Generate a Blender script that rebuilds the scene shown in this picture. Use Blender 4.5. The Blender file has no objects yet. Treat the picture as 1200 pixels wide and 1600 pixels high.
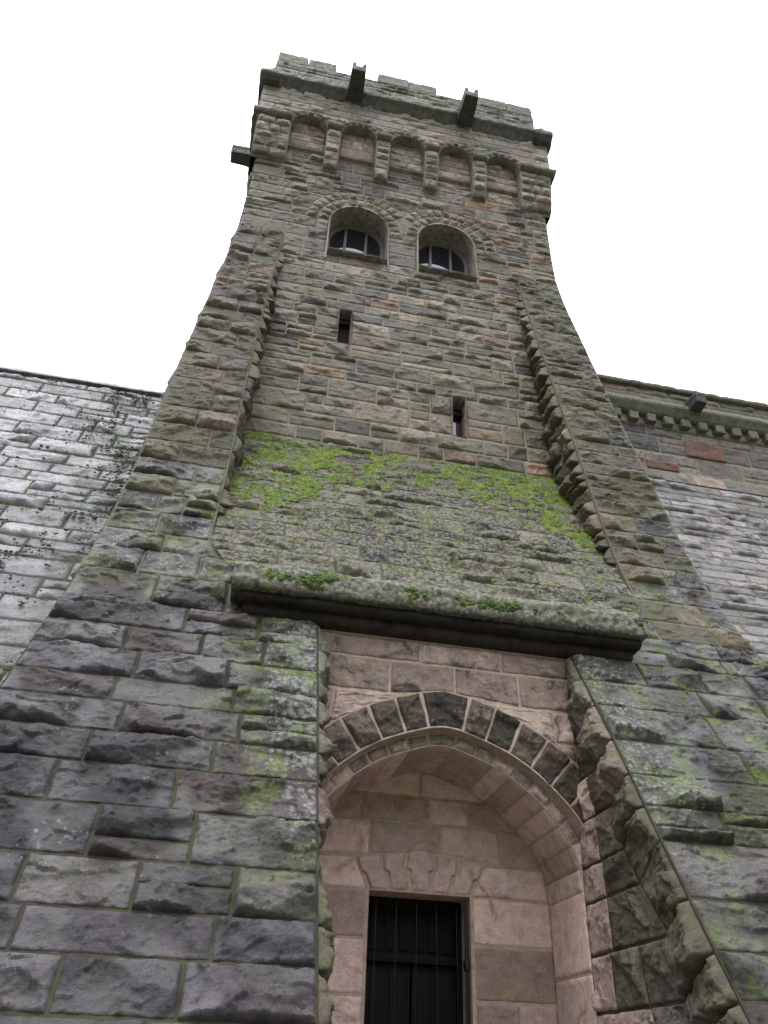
import bpy, math
import numpy as np
from math import sin, cos, pi, radians, atan2, hypot, sqrt

# ------------------------------------------------------------------ camera, world, sun, exposure
scene = bpy.context.scene
COL = scene.collection
from mathutils import Matrix, Vector
yaw, pitch, roll = radians(10.35), radians(35.2), radians(2.3)
fw = Vector((sin(yaw) * cos(pitch), cos(yaw) * cos(pitch), sin(pitch)))
r0 = Vector((cos(yaw), -sin(yaw), 0)); u0 = r0.cross(fw)
rr = r0 * cos(roll) + u0 * sin(roll); uu = -r0 * sin(roll) + u0 * cos(roll)
cd = bpy.data.cameras.new('camera'); cam = bpy.data.objects.new('camera', cd); COL.objects.link(cam)
cam.matrix_world = Matrix(((rr.x, uu.x, -fw.x, 0), (rr.y, uu.y, -fw.y, 0), (rr.z, uu.z, -fw.z, 0), (0, 0, 0, 1)))
cd.sensor_fit = 'VERTICAL'; cd.sensor_height = 24.0; cd.lens = 1252.0 / 1600 * 24.0
cd.clip_start = 0.1; cd.clip_end = 3000
scene.camera = cam

SUN_EL, SUN_AZ = radians(70), radians(-140)      # behind and to the left of the viewer, veiled by cloud
w = bpy.data.worlds.new('World'); scene.world = w; w.use_nodes = True
nt = w.node_tree; bg = nt.nodes['Background']
sky = nt.nodes.new('ShaderNodeTexSky'); sky.sky_type = 'NISHITA'; sky.sun_disc = False
sky.sun_elevation = SUN_EL; sky.sun_rotation = SUN_AZ
mx = nt.nodes.new('ShaderNodeMix'); mx.data_type = 'RGBA'; mx.inputs[0].default_value = 0.93
nt.links.new(sky.outputs[0], mx.inputs[6]); mx.inputs[7].default_value = (12.4, 12.6, 13.9, 1)
# overcast luminance: the cloud is about three times as bright overhead as at the horizon
gt = nt.nodes.new('ShaderNodeNewGeometry') if False else nt.nodes.new('ShaderNodeTexCoord')
gs = nt.nodes.new('ShaderNodeSeparateXYZ'); nt.links.new(gt.outputs['Generated'], gs.inputs[0])
mr = nt.nodes.new('ShaderNodeMapRange'); mr.inputs[1].default_value = 0.0; mr.inputs[2].default_value = 1.0; mr.inputs[3].default_value = 0.18; mr.inputs[4].default_value = 1.5
nt.links.new(gs.outputs[2], mr.inputs[0])
vm = nt.nodes.new('ShaderNodeVectorMath'); vm.operation = 'SCALE'; nt.links.new(mx.outputs[2], vm.inputs[0]); nt.links.new(mr.outputs[0], vm.inputs[3])
nt.links.new(vm.outputs[0], bg.inputs[0]); bg.inputs[1].default_value = 0.14
sl = bpy.data.lights.new('sun', 'SUN'); sl.energy = 1.3; sl.angle = radians(22); sl.color = (1, .97, .92)
sun = bpy.data.objects.new('sun', sl); COL.objects.link(sun)
sd = Vector((sin(SUN_AZ) * cos(SUN_EL), cos(SUN_AZ) * cos(SUN_EL), sin(SUN_EL)))
sun.rotation_euler = (-sd).to_track_quat('-Z', 'Y').to_euler(); sun.location = (0, -10, 30)
vs = scene.view_settings; vs.view_transform = 'Standard'; vs.look = 'None'; vs.exposure = 0.68; vs.gamma = 1.0
scene.cycles.max_bounces = 5; scene.cycles.diffuse_bounces = 3; scene.cycles.glossy_bounces = 2
scene.cycles.use_denoising = True

# ------------------------------------------------------------------ noise in numpy
def _h(ix, iy, s):
    n = (ix.astype(np.int64) * 374761393 + iy.astype(np.int64) * 668265263 + int(s) * 974634777) & 0x7fffffff
    n = ((n ^ (n >> 13)) * 1274126177) & 0x7fffffff
    n = (n ^ (n >> 16)) & 0xffffff
    return n / float(0xffffff)
def gn(x, y, s=0):
    x = np.asarray(x, float); y = np.asarray(y, float)
    ix = np.floor(x); iy = np.floor(y); fx = x - ix; fy = y - iy
    u = fx * fx * fx * (fx * (fx * 6 - 15) + 10); v = fy * fy * fy * (fy * (fy * 6 - 15) + 10)
    def g(a, b):
        t = _h(ix + a, iy + b, s) * 2 * pi
        return np.cos(t) * (fx - a) + np.sin(t) * (fy - b)
    return ((g(0, 0) * (1 - u) + g(1, 0) * u) * (1 - v) + (g(0, 1) * (1 - u) + g(1, 1) * u) * v) * 1.5
def fbm(x, y, s=0, o=3, gain=.5):
    r = 0; a = 1.0
    for i in range(o):
        r = r + a * gn(x * 2 ** i, y * 2 ** i, s + i * 17); a *= gain
    return r
def ridged(x, y, s=0, o=2):
    r = 0; a = 1.0
    for i in range(o):
        r = r + a * (1 - 2 * np.abs(gn(x * 2 ** i, y * 2 ** i, s + i * 31))); a *= .5
    return r
def facet(x, y, s=0):
    """worley cells, each a tilted plane: broken-rock facets"""
    x = np.asarray(x, float); y = np.asarray(y, float)
    x = x + .35 * gn(x * 1.3, y * 1.3, s + 5); y = y + .35 * gn(x * 1.3 + 9, y * 1.3, s + 6)
    ix = np.floor(x); iy = np.floor(y); best = np.full(x.shape, 9e9); val = np.zeros(x.shape)
    for a in (-1, 0, 1):
        for b in (-1, 0, 1):
            cx = ix + a; cy = iy + b
            px = cx + _h(cx, cy, s + 1); py = cy + _h(cx, cy, s + 2)
            dx = x - px; dy = y - py; d = dx * dx + dy * dy
            t = _h(cx, cy, s + 3) * 2 * pi; m = .3 + .7 * _h(cx, cy, s + 4)
            pv = (np.cos(t) * dx + np.sin(t) * dy) * m + (_h(cx, cy, s + 7) - .5) * .35
            k = d < best; best = np.where(k, d, best); val = np.where(k, pv, val)
    return val
def sstep(a, b, x):
    t = np.clip((x - a) / (b - a), 0, 1); return t * t * (3 - 2 * t)

# ------------------------------------------------------------------ mesh helpers
def finish(name, V, F, mats, parent=None, tint=None, mi=None, smooth=True):
    me = bpy.data.meshes.new(name)
    V = np.asarray(V, np.float32); F = np.asarray(F, np.int32)
    me.vertices.add(len(V)); me.vertices.foreach_set('co', V.ravel())
    me.loops.add(F.size); me.loops.foreach_set('vertex_index', F.ravel())
    k = F.shape[1]
    me.polygons.add(len(F)); me.polygons.foreach_set('loop_start', np.arange(0, F.size, k, dtype=np.int32))
    try: me.polygons.foreach_set('loop_total', np.full(len(F), k, np.int32))
    except Exception: pass
    if mi is not None: me.polygons.foreach_set('material_index', np.asarray(mi, np.int32))
    me.polygons.foreach_set('use_smooth', np.full(len(F), smooth, bool))
    me.update(calc_edges=True); me.validate()
    if tint is not None:
        at = me.attributes.new('tint', 'FLOAT_COLOR', 'POINT'); at.data.foreach_set('color', np.asarray(tint, np.float32).ravel())
    for m in (mats if isinstance(mats, (list, tuple)) else [mats]): me.materials.append(m)
    o = bpy.data.objects.new(name, me); COL.objects.link(o)
    if parent is not None: o.parent = parent
    return o
def tag(o, label=None, cat=None, group=None, kind=None):
    if label: o['label'] = label
    if cat: o['category'] = cat
    if group: o['group'] = group
    if kind: o['kind'] = kind
    return o
def empty(name, loc=(0, 0, 0)):
    o = bpy.data.objects.new(name, None); o.location = loc; COL.objects.link(o); return o

class MB:
    """collects quads with a tint per vertex"""
    def __init__(s): s.V = []; s.F = []; s.T = []; s.M = []; s.n = 0
    def add(s, V, F, tint=None, m=0):
        V = np.asarray(V, float).reshape(-1, 3); F = np.asarray(F, int).reshape(-1, 4)
        if tint is None: tint = np.tile([.5, .5, 0, 1], (len(V), 1))
        s.V.append(V); s.F.append(F + s.n); s.T.append(np.asarray(tint, float)); s.M.append(np.asarray(m) if np.ndim(m) else np.full(len(F), m)); s.n += len(V)
    def build(s, name, mats, parent=None, smooth=True):
        return finish(name, np.concatenate(s.V), np.concatenate(s.F), mats, parent, np.concatenate(s.T), np.concatenate(s.M), smooth)
def gridf(nu, nv, flip=False):
    i, j = np.meshgrid(np.arange(nu - 1), np.arange(nv - 1), indexing='ij')
    a = i * nv + j
    F = np.stack([a, a + nv, a + nv + 1, a + 1], -1).reshape(-1, 4)
    return F[:, ::-1] if flip else F

def box_grid(mb, x0, x1, y0, y1, z0, z1, res=.06, amp=.006, seed=0, bev=.02, tint=None, m=0, shear=None):
    """block with softened edges and a hewn surface; outer vertices rounded towards the corners and displaced by noise"""
    c = np.array([(x0 + x1) / 2, (y0 + y1) / 2, (z0 + z1) / 2]); hd = np.array([x1 - x0, y1 - y0, z1 - z0]) / 2
    rs = np.random.RandomState(seed + 77)
    t = tint if tint is not None else (rs.rand(), rs.rand(), 0, 1)
    for ax in range(3):
        u, v = (ax + 1) % 3, (ax + 2) % 3
        nu = max(3, int(2 * hd[u] / res) + 3); nv = max(3, int(2 * hd[v] / res) + 3)
        A = np.linspace(-1, 1, nu); B = np.linspace(-1, 1, nv)
        e = min(bev / max(hd[u], 1e-6), .4); A[1] = -1 + e; A[-2] = 1 - e
        e = min(bev / max(hd[v], 1e-6), .4); B[1] = -1 + e; B[-2] = 1 - e
        a, b = np.meshgrid(A, B, indexing='ij')
        for s in (-1, 1):
            P = np.zeros(a.shape + (3,)); P[..., ax] = s * hd[ax]; P[..., u] = a * hd[u]; P[..., v] = b * hd[v]
            Q = P.copy()
            inner = np.clip(P, -(hd - bev), hd - bev); d = P - inner; L = np.linalg.norm(d, axis=-1, keepdims=True) + 1e-9
            Q = inner + d / L * bev
            W = Q + c
            n1 = fbm(W[..., 0] * 5 + W[..., 1] * 3.1, W[..., 2] * 5 + W[..., 1] * 2.3, seed, 3)
            Q = Q + d / L * (n1[..., None] * amp)
            W = Q + c
            if shear is not None: W = shear(W)
            mb.add(W.reshape(-1, 3), gridf(nu, nv, s < 0), np.tile(t, (W.size // 3, 1)), m)

def extrude(mb, prof, x0, x1, res=.07, amp=.01, seed=0, tint=(.5, .5, 0, 1), m=0, lumpy=0.0, f=5, joints=()):
    """closed profile [(y,z)...] swept along x with hewn noise; ends capped by shrinking loops"""
    P = np.array(prof, float); out = []
    for i in range(len(P)):
        a, b = P[i], P[(i + 1) % len(P)]; L = hypot(*(b - a)); k = max(1, int(L / res))
        for j in range(k): out.append(a + (b - a) * j / k)
    P = np.array(out); c = P.mean(0); n = len(P)
    nx = max(2, int((x1 - x0) / res) + 1); X = np.linspace(x0, x1, nx)
    nrm = P - c; nrm /= np.linalg.norm(nrm, axis=1, keepdims=True)
    s = np.arange(n) * res
    xs, ss = np.meshgrid(X, s, indexing='ij')
    ph = np.arange(n) / n * 2 * pi
    d = amp * (fbm(xs * f, (c[1] + P[:, 1])[None, :] * f + P[:, 0][None, :] * f, seed, 3)) + lumpy * fbm(xs * 1.7, P[:, 1][None, :] * 2 + P[:, 0][None, :], seed + 9, 2)
    for jx in joints: d = d - .022 * np.exp(-((xs - jx) / .016) ** 2)
    Y = P[None, :, 0] + nrm[None, :, 0] * d; Z = P[None, :, 1] + nrm[None, :, 1] * d
    rings = [np.stack([np.full(n, x0), c[0] + (Y[0] - c[0]) * .02, c[1] + (Z[0] - c[1]) * .02], 1)]
    for i in range(nx): rings.append(np.stack([xs[i], Y[i], Z[i]], 1))
    rings.append(np.stack([np.full(n, x1), c[0] + (Y[-1] - c[0]) * .02, c[1] + (Z[-1] - c[1]) * .02], 1))
    R = np.array(rings); k = len(R)
    i, j = np.meshgrid(np.arange(k - 1), np.arange(n), indexing='ij')
    F = np.stack([i * n + j, (i + 1) * n + j, (i + 1) * n + (j + 1) % n, i * n + (j + 1) % n], -1).reshape(-1, 4)
    mb.add(R.reshape(-1, 3), F, np.tile(tint, (k * n, 1)), m)

# ------------------------------------------------------------------ masonry
def layout(v0, v1, ulo, uhi, hr, lens, seed, split=.45, breaks=(), holes=(), disc=(), full=()):
    """squared rubble brought to courses; returns quads (u at v0 lo/hi, u at v1 lo/hi, v0, v1)"""
    rs = np.random.RandomState(seed); vs_ = [v0]; bl = sorted([b for b in breaks if v0 < b < v1] + [v1])
    for b in bl:
        L = b - vs_[-1]; k = max(1, int(round(L / rs.uniform(*hr)))); ws = rs.uniform(hr[0], hr[1], k); ws = ws / ws.sum() * L
        base = vs_[-1]
        for q in np.cumsum(ws): vs_.append(base + q)
    out = []
    def free(va, vb):
        lo = (ulo(va), ulo(vb)); hi = (uhi(va), uhi(vb)); H = []
        for (a, b, c, d) in holes:
            if va < d - 1e-4 and vb > c + 1e-4: H.append((a, a, b, b))
        for (cx, cz, R) in disc:
            if va < cz - .02: continue
            f = lambda v: sqrt(max(0, R * R - (v - cz) ** 2))
            if f(va) > 0.05: H.append((cx - f(va), cx - f(vb), cx + f(va), cx + f(vb)))
        H.sort(); iv = []; cur = lo
        for h in H:
            if h[0] > cur[0] + .06 and h[1] > cur[1] + .02: iv.append((cur[0], cur[1], h[0], h[1]))
            cur = (max(cur[0], h[2]), max(cur[1], h[3]))
        if hi[0] > cur[0] + .06: iv.append((cur[0], cur[1], hi[0], hi[1]))
        return iv
    prev = []
    for va, vb in zip(vs_[:-1], vs_[1:]):
        h = vb - va
        for (la, lb, ha, hb) in free(va, vb):
            L = min(ha, hb) - max(la, lb); cuts = [max(la, lb)]
            end = min(ha, hb)
            while end - cuts[-1] > lens[1] * 1.15:
                s = cuts[-1] + rs.uniform(lens[0], lens[1])
                for t in range(6):
                    if all(abs(s - p) > .1 for p in prev): break
                    s = cuts[-1] + rs.uniform(lens[0], lens[1])
                cuts.append(s)
            if end - cuts[-1] > lens[0] * 1.7: cuts.append((cuts[-1] + end) / 2 + rs.uniform(-.1, .1) * lens[0])
            n = len(cuts)
            for i in range(n):
                a0, a1 = (la, lb) if i == 0 else (cuts[i], cuts[i])
                b0, b1 = (ha, hb) if i == n - 1 else (cuts[i + 1], cuts[i + 1])
                edge = (i == 0 or i == n - 1)
                if h > .36 and rs.rand() < split and not (edge and rs.rand() < .5):
                    q = rs.uniform(.35, .65); vm = va + h * q
                    am = a0 + (a1 - a0) * q; bm = b0 + (b1 - b0) * q
                    out.append((a0, b0, am, bm, va, vm))
                    if (bm - am) > lens[0] * 1.5 and rs.rand() < .5:
                        c = am + (bm - am) * rs.uniform(.35, .65)
                        out.append((am, c, a1, c, vm, vb)); out.append((c, bm, c, b1, vm, vb))
                    else: out.append((am, bm, a1, b1, vm, vb))
                else: out.append((a0, b0, a1, b1, va, vb))
            prev = cuts[1:]
    return out

def stones(mb, quads, S, res, relief=.07, joint=.012, seed=0, rough=1.0, sink=-.03, tintf=None, flip=False, overhang=1.0, flat=.25, m=0):
    """each quad becomes a rock-faced block pushed out along the surface normal"""
    rs = np.random.RandomState(seed)
    A = []; 
    AA, BB, U, Vv, Wm, Hm, ID, FF = [], [], [], [], [], [], [], []
    base = 0; R1, R2, KS, Su, Sv_, MI = [], [], [], [], [], []
    for qi, q in enumerate(quads):
        if len(q) == 6:
            a0, b0, a1, b1, va, vb = q; C = np.array([[a0, va], [b0, va], [a1, vb], [b1, vb]])
        else: C = np.array(q, float)          # 4 points: lo-lo, hi-lo, lo-hi, hi-hi
        P, _ = S(C[:, 0], C[:, 1])
        w_ = (np.linalg.norm(P[1] - P[0]) + np.linalg.norm(P[3] - P[2])) / 2; h_ = (np.linalg.norm(P[2] - P[0]) + np.linalg.norm(P[3] - P[1])) / 2
        if w_ < .05 or h_ < .04: continue
        nu = max(5, int(w_ / res) + 1); nv = max(5, int(h_ / res) + 1)
        a = np.linspace(0, 1, nu); b = np.linspace(0, 1, nv)
        e = min(.3, .010 / w_); a[1] = e; a[-2] = 1 - e; e = min(.3, .010 / h_); b[1] = e; b[-2] = 1 - e
        a, b = [t.ravel() for t in np.meshgrid(a, b, indexing='ij')]
        j = joint
        aj = j / w_ + a * (1 - 2 * j / w_); bj = j / h_ + b * (1 - 2 * j / h_)
        uv = ((1 - aj) * (1 - bj))[:, None] * C[0] + (aj * (1 - bj))[:, None] * C[1] + ((1 - aj) * bj)[:, None] * C[2] + (aj * bj)[:, None] * C[3]
        AA.append(a); BB.append(b); U.append(uv[:, 0]); Vv.append(uv[:, 1]); n = len(a)
        Wm.append(np.full(n, w_ - 2 * j)); Hm.append(np.full(n, h_ - 2 * j)); ID.append(np.full(n, len(R1)))
        Su.append(np.full(n, (abs(C[1, 0] - C[0, 0]) + abs(C[3, 0] - C[2, 0])) / 2 / w_)); Sv_.append(np.full(n, (abs(C[2, 1] - C[0, 1]) + abs(C[3, 1] - C[1, 1])) / 2 / h_))
        g_ = gridf(nu, nv, flip); FF.append(g_ + base); base += n; MI.append(np.full(len(g_), m(C[:, 0].mean(), C[:, 1].mean(), rs) if callable(m) else m))
        R1.append(rs.rand(12))
    a = np.concatenate(AA); b = np.concatenate(BB); u = np.concatenate(U); v = np.concatenate(Vv)
    w_ = np.concatenate(Wm); h_ = np.concatenate(Hm); idx = np.concatenate(ID); R = np.array(R1)[idx]; SU = np.concatenate(Su); SV = np.concatenate(Sv_)
    am = a * w_; bm = b * h_; ox = R[:, 10] * 300; oy = R[:, 11] * 300
    X = am + ox; Y = bm + oy
    # wander of the arrises in the plane
    wob = .008 * rough
    du = gn(X * 6, Y * 6, 3) * wob * SU; dv = gn(X * 6 + 50, Y * 6, 4) * wob * SV
    big = relief * (.95 + .70 * R[:, 0]); isflat = R[:, 1] < flat * .7; big = np.where(isflat, big * .6, big)
    rid = h_ * (.05 + .32 * R[:, 2] ** 1.5) + (gn(X * 3.1, R[:, 3] * 40, 8) * .30 + gn(X * 9, R[:, 3] * 40, 9) * .10) * h_
    rid = np.clip(rid, .03, h_ * .8)
    up = np.clip((bm - rid) / np.maximum(h_ - rid, .02), 0, 1)
    slope = .40 + .55 * R[:, 4]
    Ht = big * (1 - slope * up)
    Hb = big * np.clip(bm / rid, 0, 1) ** (.35 + 1.1 * R[:, 5] ** 2) * 1.0
    H = np.minimum(Ht, Hb * 1.02 + .004)
    k1 = 1.5 + 5 * R[:, 6]; k2 = 1.5 + 5 * R[:, 7]; k3 = 1.3 + 4.0 * R[:, 8]
    nz = fbm(X * 5, Y * 5, 21, 3)
    RP = np.random.RandomState(seed + 999).rand(len(R1), 24)[idx]
    for i in range(5):
        px = RP[:, i * 4] * w_; py = RP[:, i * 4 + 1] * h_; gx = (RP[:, i * 4 + 2] - .5) * .8; gy = (RP[:, i * 4 + 3] - .35) * 1.0
        H = np.minimum(H, big * (1.05 + .14 * i) + gx * (am - px) + gy * (bm - py) + .010 * gn(X * 7 + i * 9, Y * 7, 60 + i))
    H = np.maximum(H, big * .12)
    H = np.minimum(H, am * k1 + .012 + nz * .012); H = np.minimum(H, (w_ - am) * k2 + .012 + nz * .012)
    H = np.minimum(H, (h_ - bm) * k3 + .010 + nz * .010)
    H = H + rough * (relief * .55 * facet(X * 4.0, Y * 7.0, 31) * np.where(isflat, .75, 1) + relief * .22 * facet(X * 10, Y * 15, 37) + relief * .12 * nz + .006 * fbm(X * 22, Y * 30, 41, 3, .6) + .004 * ridged(X * 9, Y * 16, 47, 2))
    de = np.minimum(np.minimum(am, w_ - am), np.minimum(bm, h_ - bm))
    em = sstep(0, .020, de + .001)
    H = np.maximum(H, .009)
    H = H * em + np.where(de < .002, sink, 0.0)
    inner = sstep(0, .02, de)
    P, N = S(u + du * (1 - 0 * inner), v + dv)
    V = P + N * H[:, None]
    t = np.stack([R[:, 9], R[:, 0], np.full(len(a), .35), np.ones(len(a))], 1)
    if tintf is not None: t = tintf(t, u, v, P)
    mb.add(V, np.concatenate(FF), t, np.concatenate(MI))

def sheet(mb, S, us, vs_, off=0.0, m=1, flip=False, holes=(), tint=(.5, .5, 0, 1)):
    """mortar bed: surface S on grid lines, rectangular holes left out; us may be a function of v"""
    for c in holes:
        vs_ = np.append(vs_, [c[2], c[3]])
        if not callable(us): us = np.append(us, [c[0], c[1]])
    vs_ = np.unique(np.round(vs_, 5)); 
    if callable(us):
        U = np.array([us(v) for v in vs_]).T; Vv = np.tile(vs_, (U.shape[0], 1))
    else:
        us = np.unique(np.round(us, 5)); U, Vv = np.meshgrid(us, vs_, indexing='ij')
    P, N = S(U.ravel(), Vv.ravel()); P = P + N * off
    F = gridf(U.shape[0], U.shape[1], flip)
    if holes:
        uc = U.ravel()[F].mean(1); vc = Vv.ravel()[F].mean(1); k = np.ones(len(F), bool)
        for c in holes: k &= ~((uc > c[0]) & (uc < c[1]) & (vc > c[2]) & (vc < c[3]))
        F = F[k]
    mb.add(P, F, np.tile(tint, (len(P), 1)), m)

def surf(f, sign=1.0):
    """f(u,v)->(x,y,z); normal by differences; sign picks the outward side"""
    def S(u, v):
        u = np.asarray(u, float); v = np.asarray(v, float); e = 1e-3
        P = np.stack(f(u, v), -1)
        du = np.stack(f(u + e, v), -1) - np.stack(f(u - e, v), -1); dv = np.stack(f(u, v + e), -1) - np.stack(f(u, v - e), -1)
        N = np.cross(du, dv); N /= np.linalg.norm(N, axis=-1, keepdims=True) + 1e-12
        return P, N * sign
    return S

# ------------------------------------------------------------------ measured profiles (camera at the origin, ground at -1.6)
XC = 2.43; GZ = -1.6
def curve(pts):
    p = np.array(pts, float); x = p[:, 0]; y = p[:, 1]; n = len(x); m = np.gradient(y, x)
    def f(t):
        t = np.asarray(t, float); i = np.clip(np.searchsorted(x, t) - 1, 0, n - 2); h = x[i + 1] - x[i]; s = (t - x[i]) / h
        sc = np.clip(s, 0, 1)
        r = (2 * sc ** 3 - 3 * sc ** 2 + 1) * y[i] + (sc ** 3 - 2 * sc ** 2 + sc) * h * m[i] + (-2 * sc ** 3 + 3 * sc ** 2) * y[i + 1] + (sc ** 3 - sc ** 2) * h * m[i + 1]
        return r + np.where(s > 1, (s - 1) * h * m[-1], 0) + np.where(s < 0, s * h * m[0], 0)
    return f
yf = curve([(-1.7, 5.0), (0, 6.03), (1.77, 7.08), (2.7, 7.60), (3.7, 8.2), (4.6, 8.75), (5.7, 9.35), (6.9, 9.82), (8.1, 10.15), (9.4, 10.49), (10.9, 10.91), (12.4, 11.26), (13.9, 11.6), (15.6, 12.0), (17.0, 12.24)])
wo = curve([(-1.7, 4.95), (2, 4.68), (5.6, 4.49), (8.2, 4.38), (10.9, 4.27), (13.9, 4.1), (15.6, 4.02), (17.2, 3.97), (19.5, 3.96)])
wi = curve([(4, 3.12), (8, 3.06), (11, 3.06), (14, 2.98), (17, 2.9)])
def ym(z):
    z = np.asarray(z, float); t = 11.6 + .085 * (z - 9.7); k = 12.22
    return np.where(t > k - .1, k - .1 + .1 * np.tanh((t - k + .1) / .1), t)
ya = curve([(4.8, 8.78), (5.7, 9.32), (6.5, 9.78), (7.3, 10.22), (8.6, 10.98), (9.72, 11.62)])     # mossy apron
yd = curve([(-1.7, 5.6), (0, 6.7), (2, 8.0), (3.5, 8.95), (5.5, 10.2), (7.2, 11.2), (8.6, 12.0), (10, 12.68), (11.2, 13.18), (11.9, 13.42)])   # dam face

# ------------------------------------------------------------------ materials
def rgb(c): return (c[0], c[1], c[2], 1)
class NT:
    def __init__(s, name):
        s.m = bpy.data.materials.new(name); s.m.use_nodes = True; s.t = s.m.node_tree; s.N = s.t.nodes; s.L = s.t.links
        s.b = s.N['Principled BSDF']; s.tc = s.N.new('ShaderNodeTexCoord').outputs['Object']
    def noise(s, sc, det=4, rough=.55, vec=None, out='Fac', dist=0):
        n = s.N.new('ShaderNodeTexNoise'); n.inputs['Scale'].default_value = sc; n.inputs['Detail'].default_value = det; n.inputs['Roughness'].default_value = rough
        n.inputs['Distortion'].default_value = dist
        s.L.new(vec if vec is not None else s.tc, n.inputs['Vector']); return n.outputs[out]
    def vor(s, sc, feat='F1', out='Distance', vec=None, rnd=1):
        n = s.N.new('ShaderNodeTexVoronoi'); n.feature = feat; n.inputs['Scale'].default_value = sc; n.inputs['Randomness'].default_value = rnd
        s.L.new(vec if vec is not None else s.tc, n.inputs['Vector']); return n.outputs[out]
    def scale(s, v, vec=None):
        n = s.N.new('ShaderNodeMapping'); n.inputs['Scale'].default_value = v; s.L.new(vec if vec is not None else s.tc, n.inputs['Vector']); return n.outputs[0]
    def ramp(s, f, stops, interp='LINEAR'):
        n = s.N.new('ShaderNodeValToRGB'); n.color_ramp.interpolation = interp; e = n.color_ramp.elements
        while len(e) < len(stops): e.new(.5)
        for i, (p, c) in enumerate(stops): e[i].position = p; e[i].color = rgb(c) if not isinstance(c, (int, float)) else (c, c, c, 1)
        s.L.new(f, n.inputs[0]); return n.outputs[0]
    def step(s, f, a, b): # map range clamp
        n = s.N.new('ShaderNodeMapRange'); n.interpolation_type = 'SMOOTHSTEP'; n.inputs[1].default_value = a; n.inputs[2].default_value = b; s.L.new(f, n.inputs[0]); return n.outputs[0]
    def math(s, op, a, b=None, clamp=False):
        n = s.N.new('ShaderNodeMath'); n.operation = op; n.use_clamp = clamp
        for i, x in enumerate((a, b)):
            if x is None: continue
            if isinstance(x, (int, float)): n.inputs[i].default_value = x
            else: s.L.new(x, n.inputs[i])
        return n.outputs[0]
    def mix(s, f, a, b, mode='MIX'):
        n = s.N.new('ShaderNodeMix'); n.data_type = 'RGBA'; n.blend_type = mode
        for sock, x in ((n.inputs[0], f), (n.inputs[6], a), (n.inputs[7], b)):
            if isinstance(x, (int, float)): sock.default_value = x
            elif isinstance(x, tuple): sock.default_value = rgb(x)
            else: s.L.new(x, sock)
        return n.outputs[2]
    def attr(s):
        n = s.N.new('ShaderNodeAttribute'); n.attribute_name = 'tint'
        q = s.N.new('ShaderNodeSeparateColor'); s.L.new(n.outputs['Color'], q.inputs[0]); return q.outputs[0], q.outputs[1], q.outputs[2], n.outputs['Alpha']
    def sep(s):
        q = s.N.new('ShaderNodeSeparateXYZ'); s.L.new(s.tc, q.inputs[0]); return q.outputs
    def bump(s, layers):
        prev = None
        for h, st, d in layers:
            n = s.N.new('ShaderNodeBump'); n.inputs['Strength'].default_value = st; n.inputs['Distance'].default_value = d; s.L.new(h, n.inputs['Height'])
            if prev is not None: s.L.new(prev, n.inputs['Normal'])
            prev = n.outputs[0]
        s.L.new(prev, s.b.inputs['Normal'])
    def done(s, col, rough=.8, spec=.5):
        for k, x in (('Base Color', col), ('Roughness', rough), ('Specular IOR Level', spec)):
            if isinstance(x, (int, float)): s.b.inputs[k].default_value = x
            elif isinstance(x, tuple): s.b.inputs[k].default_value = rgb(x)
            else: s.L.new(x, s.b.inputs[k])
        return s.m

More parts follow.
